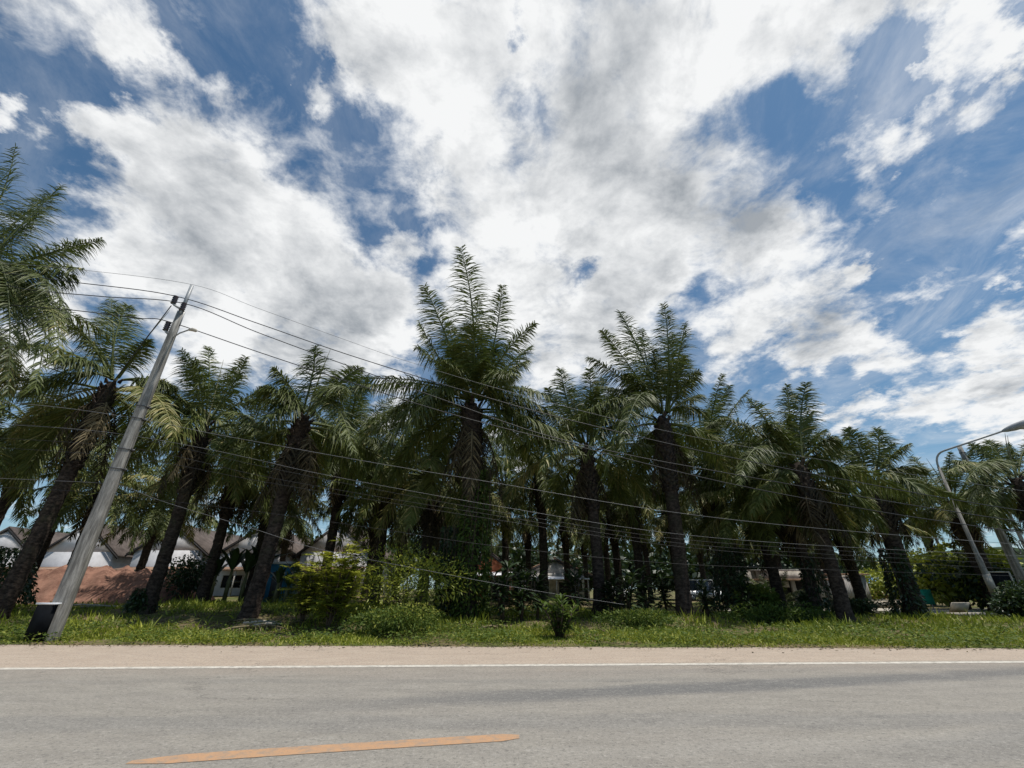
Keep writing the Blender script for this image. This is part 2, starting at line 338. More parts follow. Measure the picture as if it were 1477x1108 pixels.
# side road with low kerb wall seen behind the palms on the right
m = MB(); X2 = np.linspace(14, 90, 40); m.grid(strip(X2, lambda x: 31.5, lambda x: 35.5, .16), len(X2), 2); m.grid(strip(X2, lambda x: 31.5, lambda x: 31.501, .16) - np.array([(0, 0, 0.), (0, 0, .3)] * len(X2)), len(X2), 2)
tag(m.obj('side_road', M['cbeige']), kind='structure')
# ------------------------------------------------------------------ hills
def hill(px0, px1, D, peaks, name='hill', seed=1):
    r = np.random.default_rng(seed); nu, nv = 90, 14; m = MB(); V = []
    x0, x1 = at(px0, 800, D).x, at(px1, 800, D).x
    for i in range(nu):
        t_ = i / (nu - 1); x = x0 + (x1 - x0) * t_; h = 0
        for (px, py, w) in peaks:
            c = at(px, py, D); h = max(h, c.z * math.exp(-((x - c.x) / w) ** 2))
        h += 1.2 * math.sin(i * .9 + seed) * .5 + r.normal() * .35
        for j in range(nv):
            s_ = j / (nv - 1); V.append((x, D - 60 * (1 - s_) + 60 * max(0, s_ - .7), -1 + (h + 1) * math.sin(min(1, s_ / .75) * math.pi / 2)))
    m.grid(V, nu, nv); return tag(m.obj(name, M['hill'], smooth=True), kind='structure')
hill(-1200, 620, 190, [(-300, 760, 90), (200, 772, 60), (420, 785, 60)], seed=2)
hill(1000, 2400, 230, [(1395, 795, 38), (1560, 808, 70), (1800, 790, 90)], seed=5)
# ------------------------------------------------------------------ oil palms
def bez(P0, P1, P2, n):
    t_ = np.linspace(0, 1, n)[:, None]; return (1 - t_) ** 2 * P0 + 2 * t_ * (1 - t_) * P1 + t_ ** 2 * P2
def frond(m, st, P0, P1, P2, r, nl=100, wl_=.9, wid=.024, dead=False, tintb=.4, bare=.17):
    """one pinnate frond: rachis along a quadratic curve, ragged drooping leaflets on both sides"""
    P0, P1, P2 = map(lambda p: np.array(p, float), (P0, P1, P2)); n = 16; P = bez(P0, P1, P2, n)
    L = np.linalg.norm(np.diff(P, axis=0), axis=1).sum()
    tt = np.linspace(0, 1, n); st.tube(P, .06 * (1 - tt) ** .8 * (1 if not dead else .7) + .008, 4, tintb, cap=False)
    s_ = np.repeat(bare + (1 - bare) * (np.arange(nl) / nl) ** .92, 2); s_ = np.clip(s_ + r.normal(0, .004, len(s_)), 0, .995)
    sd_ = np.tile([1, -1], nl)
    B = (1 - s_)[:, None] ** 2 * P0 + 2 * (s_ * (1 - s_))[:, None] * P1 + s_[:, None] ** 2 * P2
    Tn = unit(2 * (1 - s_)[:, None] * (P1 - P0) + 2 * s_[:, None] * (P2 - P1))
    S0 = np.cross(P2 - P0 + (P1 - P0), (0, 0, 1.)); 
    if np.linalg.norm(S0) < .05: S0 = np.array((1., 0, 0))
    S0 = unit(S0); tw = r.uniform(-.6, .6); ch = unit(P2 - P0)
    if ch[2] > .74: q_ = r.normal(0, .4); S0 = unit(np.array((math.cos(q_), math.sin(q_), 0)) + .2 * S0); wl_ *= 1.0 + .48 * min(1, (ch[2] - .74) * 6); tw *= .4; nl = int(nl * 1.3)
    U0 = unit(np.cross(S0, Tn)); ang = (tw * s_)[:, None]
    S = S0 * np.cos(ang) + U0 * np.sin(ang); U = unit(np.cross(S, Tn))
    rel = (s_ - bare) / (1 - bare)
    a = np.radians(74 - 26 * rel + r.normal(0, 6, len(s_))); b = np.radians(r.choice([-26, -6, 10, 28], len(s_)) + r.normal(0, 10, len(s_)))
    if dead: b = b - .5
    Dn = Tn * np.cos(a)[:, None] + (S * (sd_ * np.cos(b))[:, None] + U * np.sin(b)[:, None]) * np.sin(a)[:, None]
    Dn = unit(Dn); W = unit(np.cross(Dn, U + .45 * r.normal(size=Dn.shape)))
    ll = wl_ * (.34 + .66 * np.sin(np.clip(rel * .93 + .14, 0, 1) * math.pi) ** .65) * r.uniform(.8, 1.12, len(s_))
    if dead: keep = r.random(len(s_)) < .72
    else: keep = r.random(len(s_)) < .96
    tint = np.clip(tintb + r.normal(0, .13, len(s_)) + (r.random(len(s_)) < .04) * .4, 0, 1)
    dr = (.55 if not dead else .62) * r.uniform(.5, 1.5, len(s_)) + .16 * (np.abs(Tn[:, 2]) < .5)
    m.leaves(B[keep], Dn[keep], W[keep], ll[keep], wid * r.uniform(.8, 1.25, keep.sum()), dr[keep], tint[keep])
def sph(az, el): return np.array((math.cos(el) * math.sin(az), math.cos(el) * math.cos(az), math.sin(el)))
def auto_fronds(r, L, n, hang=.3):
    out_ = []
    for i in range(n):
        a = (i + .5) / n; az = i * 2.39996 + r.normal(0, .15)
        e0 = R(84 - 96 * a ** .72 + r.normal(0, 6)); be = R(22 + 58 * a + r.normal(0, 8)); LL = L * (.82 + .24 * math.sin(a * 3.1)) * r.uniform(.9, 1.08)
        if a > 1 - hang: e0 = R(r.uniform(-25, 15)); be = R(r.uniform(50, 78)); LL *= .98
        o0 = sph(az, 0) * .30 + np.array((0, 0, .35 - 1.1 * a)); p1 = o0 + sph(az, e0) * LL * .5; p2 = p1 + sph(az + r.normal(0, .12), max(e0 - be, R(-86))) * LL * .56
        out_.append((o0, p1, p2, a))
    return out_
def crown_meshes(seed, L=5.8, n=34, custom=None, ndead=12, lw=.68, lite=False, nspear=1):
    r = np.random.default_rng(seed); g, d, s1, s2 = MB(), MB(), MB(), MB()
    fr = auto_fronds(r, L, n)
    if custom: fr = [f for f in fr if f[3] > .55 and not (f[1][1] < -abs(f[1][0]) * .45)]; fr += custom
    for (a0, a1, a2, age) in fr:
        tb = np.clip(.34 + .26 * age + r.normal(0, .1), .05, .9)
        if r.random() < .08 and age > .5: tb = .85
        frond(g, g, a0, a1, a2, r, nl=78 if lite else 128, wl_=lw * r.uniform(.85, 1.15), wid=.034 if lite else .024, tintb=tb)
    for i in range(ndead):
        az = r.uniform(0, 6.283); LL = L * r.uniform(.40, .72); e0 = R(r.uniform(-60, -15)); o0 = sph(az, 0) * .32 + np.array((0, 0, -.9 - r.uniform(0, 1.0)))
        p1 = o0 + sph(az, e0) * LL * .22; p2 = p1 + sph(az + r.normal(0, .3), R(r.uniform(-89, -80))) * LL * .8
        frond(d, d, o0, p1, p2, r, nl=36 if lite else 50, wl_=.62, wid=.032 if lite else .024, dead=True, tintb=.95 if r.random() < .22 else np.clip(r.normal(.35, .2), 0, .95), bare=.12)
    for i in range(nspear):
        az = r.uniform(0, 6.28); q = sph(az, R(r.uniform(76, 86)))
        s1.tube([q * .0, q * L * .5, q * L * .78 + sph(az, 0) * .12], [.05, .03, .008], 5, .5)
    return g, d, s1
def trunk_mb(r, H, rad=.33, lean=(0, 0), boots=.42):
    m = MB(); nr, ns = max(12, int(H / .16)), 14; V = []
    for i in range(nr):
        t_ = i / (nr - 1); z = -.4 + (H + .4) * t_
        rr = rad * (1 - .6 * smooth(.95, 1.0, t_)) * (1.0 + .35 * math.exp(-z * 1.3) if z > 0 else 1.35) * (1 + (.30 * smooth(1 - boots, .95, t_)))
        for j in range(ns):
            a = j * 2 * math.pi / ns; q = rr * (1 + .10 * (((i * 3 + j * 2) % 4) / 3 - .5) + r.normal(0, .035))
            V.append((q * math.cos(a) + lean[0] * (t_ - 1) + .10 * math.sin(t_ * 4 + lean[0]), q * math.sin(a) + lean[1] * (t_ - 1), z))
    V = np.array(V); i, j = np.meshgrid(np.arange(nr - 1), np.arange(ns), indexing='ij'); k = (j + 1) % ns
    m.quads(V, np.stack([i * ns + j, i * ns + k, (i + 1) * ns + k, (i + 1) * ns + j], -1).reshape(-1, 4))
    # stubs of cut frond bases, thick on the upper trunk
    nb = int(H * boots / .028)
    for b in range(nb):
        t_ = 1 - boots * (b / nb) ** .8; z = H * t_; a = b * 2.39996; l = r.uniform(.12, .34) * (1 if t_ > 1 - boots * .8 else .6)
        c = np.array((rad * 1.15 * math.cos(a) + lean[0] * (t_ - 1) + .10 * math.sin(t_ * 4 + lean[0]), rad * 1.15 * math.sin(a) + lean[1] * (t_ - 1), z))
        o = np.array((math.cos(a), math.sin(a), 0)); sdir = np.array((-o[1], o[0], 0)); e = c + o * l * .62 + np.array((0, 0, l * .9))
        w0, w1 = .10, .045; th = .05
        m.quads([c - sdir * w0 - (0, 0, th), c + sdir * w0 - (0, 0, th), c + sdir * w0 + (0, 0, th), c - sdir * w0 + (0, 0, th),
                 e - sdir * w1 - (0, 0, th * .5), e + sdir * w1 - (0, 0, th * .5), e + sdir * w1 + (0, 0, th * .4), e - sdir * w1 + (0, 0, th * .4)],
                [(4, 5, 6, 7), (0, 1, 5, 4), (1, 2, 6, 5), (2, 3, 7, 6), (3, 0, 4, 7)])
    return m
LIB = []
for k in range(6):
    g, d, s = crown_meshes(100 + k, 5.4 + .35 * (k % 3), 29, ndead=4, lite=True, lw=.80)
    LIB.append((g.mesh('crown', M['palm']), d.mesh('dead_fronds', M['dead']), s.mesh('spear_leaf', M['stalk'])))
TR = {}
PALMG = 'tall oil palms of the roadside plantation'
def palm(px, py, D, label, L=None, seed=0, custom=None, n=36, lean=(0, 0), rad=.27, scale=1., nd=9, lw=.72, lib=None, tips=None, zoff=0, nsp=1):
    C = at(px, py, D); gzv = float(gz(C.x + 0, D)); H = C.z - gzv
    t = empty('oil_palm', (C.x - lean[0], D - lean[1], gzv), label, 'palm tree', PALMG)
    top = Vector((lean[0], lean[1], H)); r = np.random.default_rng(seed + 900)
    tk = trunk_mb(r, H, rad, (lean[0], lean[1])).obj('trunk', M['trunk'], t, True); tk.location = (lean[0], lean[1], 0)
    if lib is not None:
        for nm, me in zip(('crown', 'dead_fronds', 'spear_leaf'), LIB[lib % 6]):
            o = put(nm, me, t); o.location = top; o.rotation_euler = (0, 0, seed * 1.7); o.scale = (scale,) * 3
    else:
        cu = None
        if tips:
            cu = []
            for (tx, ty, dd, bend) in tips:      # measured frond tips: px, py, depth offset, how high the frond arches
                P2 = np.array(at(tx, ty, D + dd) - C); LL = np.linalg.norm(P2); h = unit(np.array((P2[0], P2[1], 0)))
                o0 = h * .25 + np.array((0, 0, .2)); p1 = o0 * .5 + P2 * .5 + np.array((0, 0, 1.)) * (bend + .05) * LL * (1 - .5 * P2[2] / LL) + np.array((r.normal(0, .05), r.normal(0, .08), 0)) * LL
                cu.append((o0, p1, P2, .3))
        g, d, s = crown_meshes(seed, L or 5.8, n, cu, nd, lw, nspear=nsp)
        for nm, mb, mm in (('crown', g, 'palm'), ('dead_fronds', d, 'dead'), ('spear_leaf', s, 'stalk')):
            if mb.n: mb.obj(nm, M[mm], t).location = top
    return t
palm(-75, 420, 15.5, 'oil palm cut off by the left picture edge, long fronds reaching high', L=5.8, seed=1, n=20, nd=8, lw=1.0,
     tips=[(148, 345, .5, .10), (88, 268, 1, .14), (122, 388, 0, .13), (22, 212, 1, .04), (-60, 190, 0, .05), (60, 300, 2, .12), (-10, 230, -1, .05), (100, 460, -1, .3), (50, 560, -1, .4), (10, 590, -1, .5), (-120, 250, 0, .1), (70, 425, 1.5, .18), (128, 352, 1.5, .14), (70, 282, 2, .18), (110, 400, 1, .18), (35, 500, 0, .3), (85, 520, -.5, .35), (60, 470, .5, .3)])
palm(165, 552, 19.5, 'oil palm left of the concrete pole, fronds arching up to the wires', L=6.4, lean=(.6, 0), seed=2, n=38, nd=8, lw=.98, rad=.29,
     tips=[(60, 440, -2, .22), (185, 440, 0, .14), (215, 490, -1, .1), (70, 520, -3, .22), (30, 570, -2, .25), (255, 560, 1, .15), (100, 470, 1, .15), (240, 600, 1, .3), (20, 500, 1, .15), (160, 430, 2, .05)])
palm(298, 612, 21.5, 'oil palm just right of the concrete pole, spiky green crown over the dirt mound', L=5.8, seed=3, n=34, nd=6, lw=.85,
     tips=[(262, 505, 0, .06), (300, 500, 1, .05), (355, 515, -1, .06), (385, 555, 0, .14), (225, 545, -1, .12), (215, 590, 0, .18), (375, 640, -2, .25), (240, 650, -2, .3), (340, 530, 2, .04), (280, 520, -1.5, .08)])
palm(442, 600, 20, 'thick shaggy oil palm left of the bushes, its bright green fronds arching above the wires', L=5.6, lean=(.65, 0), seed=4, n=38, nd=14, lw=.88, rad=.30,
     tips=[(455, 500, 0, .03), (395, 530, -1.5, .14), (375, 560, -2, .22), (540, 555, -2, .14), (520, 530, 0, .1), (380, 610, -2, .35), (510, 650, -3, .3), (355, 580, 0, .2), (500, 560, -3, .2)])
palm(500, 640, 28, 'smaller oil palm behind and right of the thick shaggy palm, with pale dead fronds hanging', L=5.6, seed=5, n=34, nd=9, lw=.85)
palm(683, 582, 20.5, 'tallest oil palm in the middle, with one broad upright frond and a vine-covered trunk', L=6.6, seed=6, n=42, nd=8, rad=.40, lw=1.0,
     tips=[(664, 357, -3.5, .02), (612, 412, -2, .07), (604, 463, -2.5, .14), (724, 412, -1.5, .05), (772, 466, -2, .12), (505, 548, -2, .17), (792, 572, -1.5, .17), (762, 520, 0, .17), (600, 500, 1, .16), (765, 500, 1, .14), (635, 520, -3, .2), (745, 540, -3, .22), (538, 690, -2.5, .38), (735, 690, -2, .4), (575, 640, -3, .38), (520, 560, 1, .18), (790, 620, 1, .3), (690, 430, 1.5, .02), (645, 465, 1, .08), (680, 468, -2, .05), (652, 500, -1.5, .1), (716, 498, -1, .1), (700, 520, -2, .16), (632, 535, 1, .2), (740, 545, 1, .2), (560, 600, 0, .3), (800, 600, .5, .26), (765, 640, -1, .38), (600, 610, 1, .3)])
palm(622, 680, 25, 'dark oil palm immediately left of the tall central palm, wrapped in hanging dead fronds', L=5.6, seed=7, n=30, nd=16, lw=.85)
palm(846, 645, 22.5, 'oil palm between the two tallest palms, upright fronds topping out at mid height', L=5.2, seed=8, n=34, lw=.82, nd=9,
     tips=[(808, 532, 0, .05), (850, 532, 0, .02), (775, 590, -1.5, .15), (885, 570, 0, .06), (745, 650, -1.5, .25), (765, 620, 0, .2), (825, 560, 2, .02), (860, 560, -2, .04), (900, 610, 0, .2), (870, 545, 1, .03), (790, 560, 1, .1), (780, 680, -3, .35)])
palm(957, 600, 22, 'second tallest oil palm right of centre, narrow fan of upright fronds over a bare trunk', L=5.6, lean=(.65, 0), seed=9, n=36, lw=.85, nd=9, rad=.32,
     tips=[(957, 438, -1.5, .01), (894, 450, -1, .05), (868, 476, -1.5, .08), (848, 515, -1.5, .12), (988, 466, 0, .04), (1008, 535, -1, .12), (875, 560, 0, .18), (825, 610, -2, .25), (845, 665, -2.5, .4), (870, 690, -3, .45), (925, 475, 1, .03), (942, 505, -1, .05), (985, 515, -1, .07), (905, 560, 1, .16), (968, 480, 1.5, .02), (900, 540, -1, .14), (1012, 570, 1, .16), (1020, 600, 1, .25), (895, 650, -3.5, .45)])
palm(1018, 660, 29, 'oil palm half hidden behind the second tallest palm, showing on its right', L=5.8, seed=10, n=32, nd=6, lw=.85)
palm(1152, 668, 20, 'oil palm with a wide dark crown over a mottled trunk nearest the road, right side', L=4.3, seed=11, n=32, nd=6, rad=.25, lw=.74,
     tips=[(1163, 552, 0, .02), (1136, 555, 1, .05), (1080, 575, -1, .08), (1038, 603, -1, .16), (1207, 632, -1, .2), (1040, 645, 0, .2), (1065, 700, -2, .35), (1225, 690, -1, .3), (1105, 610, -1, .12), (1190, 620, 1, .1)])
palm(1128, 702, 23, 'lower oil palm just left of the mottled trunk nearest the road', L=4.0, seed=12, n=26, nd=5, rad=.24, lw=.74)
palm(1258, 692, 24, 'fan-crowned oil palm on a mossy creeper-covered trunk left of the street lamp', L=3.9, lean=(.4, 0), seed=13, n=32, nd=6, lw=.74, rad=.38,
     tips=[(1222, 617, 0, .02), (1265, 618, 0, .02), (1312, 640, -1, .1), (1338, 680, -1, .16), (1205, 640, 1, .1), (1195, 680, 0, .2), (1345, 720, -2, .25), (1290, 640, 1, .08), (1330, 700, 1, .2), (1195, 720, -2, .3)])
palm(1372, 722, 31, 'oil palm directly behind the street lamp post, ragged crown and thick trunk', L=4.0, seed=14, n=28, nd=5, lw=.78, rad=.45, nsp=2)
palm(1466, 690, 25, 'oil palm at the right picture edge behind the bare concrete pole', L=3.4, seed=15, n=22, nd=4, lw=.72,
     tips=[(1400, 640, 0, .15), (1370, 680, -1, .18), (1425, 635, 1, .1), (1375, 665, 1, .2), (1500, 620, 0, .05), (1540, 680, 0, .2), (1400, 740, -1, .35), (1440, 760, -2, .4), (1455, 640, 1, .05), (1390, 700, -2, .25)], nsp=2)
BK = [(1205, 752, 28, 'slender oil palm between the mottled trunk and the fan-crowned palm'),
 (1322, 742, 42, 'small distant oil palm in the sky gap left of the street lamp'),
 (345, 668, 26.5, 'oil palm filling the gap between the spiky palm and the thick shaggy palm'),
 (778, 668, 31, 'oil palm behind the sky gap right of the tall central palm'),
 (728, 700, 36, 'far oil palm whose trunk shows just right of the vine-covered trunk'),
 (905, 690, 30, 'shaded oil palm left of the bare trunk of the second tallest palm'),
 (1085, 712, 25, 'oil palm with dark drooping crown left of the wide dark crown'),
 (58, 620, 26, 'shaded oil palm behind the left edge palms'),
 (115, 668, 33, 'far shaded oil palm behind the white house at the left'),
 (-20, 640, 21, 'shaded oil palm under the frond tips at the left picture edge')]
BK += [(150, 700, 31, 'shaded oil palm showing through the gap right of the leftmost trunk'), (262, 722, 38, 'far shaded oil palm above the white gable behind the mound'), (395, 702, 29, 'shaded oil palm tight behind the thick shaggy palm'), (560, 690, 28, 'shaded oil palm behind the sky gap left of the tall central palm')]
for i, (px, py, D, lb) in enumerate(BK): palm(px, py, D, lb, seed=30 + i, lib=i, scale=.72 if px > 1150 else .9)
BK2 = [(235, 700, 36), (420, 722, 44), (545, 700, 33), (582, 716, 40), (655, 712, 44), (700, 735, 52), (760, 725, 46), (812, 712, 40), (868, 722, 44), (925, 735, 52), (960, 712, 38),
 (1000, 735, 50), (1048, 725, 42), (1108, 738, 46), (1175, 758, 52), (880, 705, 34), (840, 745, 56), (1025, 715, 35), (680, 705, 33)]
WH = [(500, 'left of the feathery bushes'), (640, 'behind the feathery bushes'), (800, 'behind the strappy plants'), (950, 'between the middle palm and the bare trunk'), (1100, 'between the bare trunk and the workshop'), (9999, 'behind the workshop')]
def region(px): return next(k for k, (lim, t_) in enumerate(WH) if px < lim)
for i, (px, py, D) in enumerate(BK2):
    k = region(px); od = sorted(q[0] for q in BK2 if region(q[0]) == k).index(px)
    palm(px, py + 22, D, 'dark back-row oil palm ' + WH[k][1] + ', ' + ('first', 'second', 'third', 'fourth', 'fifth', 'sixth')[od] + ' from left', seed=60 + i, lib=i + 2, scale=.82 if px < 1100 else .7)
# ------------------------------------------------------------------ plants
def leaf_cloud(r, m, c, rad, n, ll, lw, shell=.55, up=.2, tb=.4, droop=.3, zmin=None, hemi=False):
    d = unit(r.normal(size=(n, 3))); 
    if hemi: d[:, 2] = np.abs(d[:, 2]) * 1.0 - .15; d = unit(d)
    q = (shell + (1 - shell) * r.random(n) ** .5)[:, None]
    P = np.array(c) + d * np.array(rad) * q
    if zmin is not None: P[:, 2] = np.maximum(P[:, 2], zmin + r.random(n) * .2)
    Dn = unit(d + r.normal(0, .55, (n, 3)) + np.array((0, 0, up))); W = unit(np.cross(Dn, r.normal(size=(n, 3))))
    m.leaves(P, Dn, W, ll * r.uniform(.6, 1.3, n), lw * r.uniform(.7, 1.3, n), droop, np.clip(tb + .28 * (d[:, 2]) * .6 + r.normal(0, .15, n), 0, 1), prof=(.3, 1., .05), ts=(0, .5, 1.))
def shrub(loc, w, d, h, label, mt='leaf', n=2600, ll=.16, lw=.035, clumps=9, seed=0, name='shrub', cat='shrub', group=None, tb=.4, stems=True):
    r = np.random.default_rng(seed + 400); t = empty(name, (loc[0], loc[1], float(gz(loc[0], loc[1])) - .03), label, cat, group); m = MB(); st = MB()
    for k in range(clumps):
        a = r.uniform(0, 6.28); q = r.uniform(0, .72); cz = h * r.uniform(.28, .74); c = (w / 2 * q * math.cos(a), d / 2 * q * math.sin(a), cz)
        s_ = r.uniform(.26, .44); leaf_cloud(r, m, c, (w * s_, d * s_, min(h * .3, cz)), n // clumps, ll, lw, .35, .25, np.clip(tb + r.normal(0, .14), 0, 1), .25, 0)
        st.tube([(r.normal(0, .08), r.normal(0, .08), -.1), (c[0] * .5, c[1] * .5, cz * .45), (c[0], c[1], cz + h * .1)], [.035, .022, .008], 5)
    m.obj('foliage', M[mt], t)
    if stems: st.obj('stem', M['wood'], t)
    return t
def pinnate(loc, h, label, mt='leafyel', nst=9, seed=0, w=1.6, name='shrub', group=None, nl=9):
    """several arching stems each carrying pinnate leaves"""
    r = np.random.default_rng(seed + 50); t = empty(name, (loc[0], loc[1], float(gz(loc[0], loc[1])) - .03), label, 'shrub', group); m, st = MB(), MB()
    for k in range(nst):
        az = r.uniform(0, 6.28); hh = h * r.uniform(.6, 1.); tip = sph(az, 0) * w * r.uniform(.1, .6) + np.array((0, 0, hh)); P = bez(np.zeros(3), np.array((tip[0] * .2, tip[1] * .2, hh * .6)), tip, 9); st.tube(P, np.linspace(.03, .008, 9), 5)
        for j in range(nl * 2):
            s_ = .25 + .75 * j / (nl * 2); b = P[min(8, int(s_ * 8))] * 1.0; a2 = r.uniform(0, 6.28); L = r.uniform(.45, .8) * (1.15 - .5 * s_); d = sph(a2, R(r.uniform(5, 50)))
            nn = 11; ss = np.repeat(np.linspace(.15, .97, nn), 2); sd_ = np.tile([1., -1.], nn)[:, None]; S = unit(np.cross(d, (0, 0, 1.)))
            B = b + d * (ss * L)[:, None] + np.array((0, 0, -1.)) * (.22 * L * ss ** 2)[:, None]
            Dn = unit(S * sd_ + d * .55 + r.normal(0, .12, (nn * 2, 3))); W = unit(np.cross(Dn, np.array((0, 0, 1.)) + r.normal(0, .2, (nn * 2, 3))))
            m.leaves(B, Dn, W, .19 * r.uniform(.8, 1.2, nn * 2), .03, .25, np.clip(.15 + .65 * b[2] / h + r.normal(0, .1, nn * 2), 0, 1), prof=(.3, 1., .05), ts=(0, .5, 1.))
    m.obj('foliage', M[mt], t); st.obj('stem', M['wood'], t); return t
def bladeplant(loc, h, label, n=16, lw=.06, seed=0, mt='leafdark', group=None, name='leafy_plant', cat='plant', stems=3, droop=.5, spread=.8):
    r = np.random.default_rng(seed + 77); t = empty(name, (loc[0], loc[1], float(gz(loc[0], loc[1])) - .03), label, cat, group); m, st = MB(), MB()
    for s_ in range(stems):
        az = r.uniform(0, 6.28); hh = h * r.uniform(.55, 1.); tp = sph(az, 0) * spread * r.uniform(0, .5) * (stems > 1) + np.array((0, 0, hh * .8)); st.tube([(0, 0, -.1), tp * .5, tp], [.04, .03, .02], 6)
        n2 = n; q = r.uniform(.35, 1.05, n2)[:, None]; B = tp * q; h_ = h; a = r.uniform(0, 6.28, n2); e = R(10) + R(65) * (q[:, 0] - .35)
        Dn = np.stack([np.cos(e) * np.sin(a), np.cos(e) * np.cos(a), np.sin(e)], 1); W = unit(np.cross(Dn, (0, 0, 1.)) + r.normal(0, .15, (n2, 3)))
        m.leaves(B, Dn, W, h * .32 * r.uniform(.7, 1.2, n2), lw * r.uniform(.8, 1.2, n2), droop, np.clip(r.normal(.45, .2, n2), 0, 1), prof=(.3, 1., .9, .05))
    m.obj('foliage', M[mt], t); st.obj('stem', M['wood'], t); return t
def banana(loc, h, label, seed=0, group=None):
    r = np.random.default_rng(seed + 5); t = empty('banana_plant', (loc[0], loc[1], float(gz(loc[0], loc[1])) - .03), label, 'banana plant', group); m, st = MB(), MB()
    st.tube([(0, 0, -.1), (0, 0, h * .3), (.03, 0, h * .55)], [.13, .11, .06], 8)
    for k in range(9):
        az = k * 2.4 + r.normal(0, .2); e = R(r.uniform(45, 85)); L = h * r.uniform(.55, .8); n = 9; s_ = np.linspace(0, 1, n); d = sph(az, e); P = np.array((0, 0, h * .5)) + d * (s_ * L)[:, None] + np.array((0, 0, -1.)) * (.35 * L * s_ ** 2)[:, None] + sph(az, 0) * (.1 * L * s_ ** 2)[:, None]
        S = unit(np.cross(d, (0, 0, 1.)) + 1e-4); w = h * .05 * np.sin(np.clip(s_ * .98 + .04, 0, 1) * math.pi) ** .8 * (s_ > .12) + .012
        V = np.stack([P - S * w[:, None] + np.array((0, 0, .25)) * w[:, None], P, P + S * w[:, None] + np.array((0, 0, .25)) * w[:, None]], 1).reshape(-1, 3)
        m.grid(V, n, 3, np.clip(r.normal(.5, .2), 0, 1))
    m.obj('foliage', M['leafdark'], t); st.obj('stem', M['stalk'], t); return t
def G(px, D): x, y, z = ray(px, 870); return (x / y * D, D)
# bushes in the middle left
pinnate(G(478, 17.3), 3.0, 'tall yellow-green bush with feathery leaves nearest the road, left of the vine-covered trunk', nst=15, seed=1, w=2.6)
pinnate(G(440, 18.3), 2.3, 'feathery yellow-tipped shrub at the left end of the big bush clump', nst=9, seed=2, w=2.0)
pinnate(G(500, 19.5), 3.4, 'highest feathery shrub poking up behind the front bush', nst=9, seed=3, w=1.8)
shrub(G(585, 19.2), 5.0, 3.0, 2.9, 'wide rounded olive-green bush left of the vine-covered palm trunk', 'leafyel', 6500, .14, .02, 14, 4, tb=.33)
shrub(G(560, 16.0), 3.4, 1.6, 1.0, 'low bright green bush in the verge before the wide olive bush', 'leaf', 4200, .11, .022, 10, 5, tb=.6)
bladeplant(G(805, 15.8), 1.45, 'small upright leafy bush standing alone on the verge at the centre', 30, .028, 6, 'leaf', None, 'shrub', 'shrub', 16, .4, 1.5)
shrub(G(925, 17.8), 2.6, 1.4, .75, 'low rounded green bush left of the bare palm trunk', 'leaf', 3200, .12, .02, 9, 7, tb=.5)
shrub(G(1110, 20.5), 3.4, 2.0, .8, 'low spreading bush before the white workshop', 'leaf', 3600, .13, .025, 10, 9, tb=.35)
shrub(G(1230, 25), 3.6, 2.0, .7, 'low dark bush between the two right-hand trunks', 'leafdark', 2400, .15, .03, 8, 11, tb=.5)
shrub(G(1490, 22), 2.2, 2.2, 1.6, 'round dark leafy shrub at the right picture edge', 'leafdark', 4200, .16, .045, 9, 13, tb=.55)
shrub(G(1095, 24), 1.8, 1.6, 1.7, 'pale broad-leaved shrub left of the white workshop', 'leaf', 900, .28, .08, 6, 14, tb=.7)
for i, (px, D, h) in enumerate([(300, 27, 2.8), (322, 27.5, 3.4), (345, 28, 3.2), (362, 29, 3.6), (395, 27, 2.0), (410, 27, 1.8)]):
    banana(G(px, D), h, ['banana plant nearest the mound end', 'second banana plant from the mound', 'third banana plant from the mound', 'tallest banana plant beside the thick trunk', 'small banana plant under the blue shed', 'small banana plant right of the blue shed'][i], i, 'banana plants beside the houses')
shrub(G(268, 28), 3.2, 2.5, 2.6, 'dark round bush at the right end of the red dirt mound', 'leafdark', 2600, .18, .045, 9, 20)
for i, (px, D, h, lb) in enumerate([(725, 19.5, 2.6, 'dark strappy plant just right of the vine-covered trunk'), (752, 20, 2.3, 'second dark strappy plant right of the vine-covered trunk'), (775, 20.5, 2.4, 'third dark strappy plant right of the vine-covered trunk'),
    (832, 21, 2.6, 'dark strappy plant left of the middle palm trunk'), (905, 21, 2.2, 'strappy plant midway to the bare palm trunk'), (930, 22, 2.4, 'strappy plant close left of the bare palm trunk'), (1075, 21.5, 2.2, 'dark strappy plant left of the workshop'), (880, 22, 2.0, 'strappy plant below the white car'),
    (745, 25, 3.0, 'tall strappy plant before the brick gable'), (1020, 22, 1.8, 'strappy plant right of the bare palm trunk'), (1160, 22, 1.6, 'strappy plant before the workshop door'), (960, 24, 2.4, 'strappy plant behind the bare palm trunk')]):
    bladeplant(G(px, D), h, lb, 34, .055, 10 + i, group='strappy undergrowth plants between the trunks', name='undergrowth_plant', stems=5, droop=.45)
# young trunkless palms near the ground
for i, (px, D, lb) in enumerate([(1120, 30, 'young trunkless palm before the workshop roof'), (435, 30, 'young palm between the shed and the bushes')]):
    t = empty('young_palm', (*G(px, D), float(gz(*G(px, D))) + .5), lb, 'palm', 'young palms near the ground')
    o = put('crown', LIB[i][0], t); o.scale = (.42,) * 3 
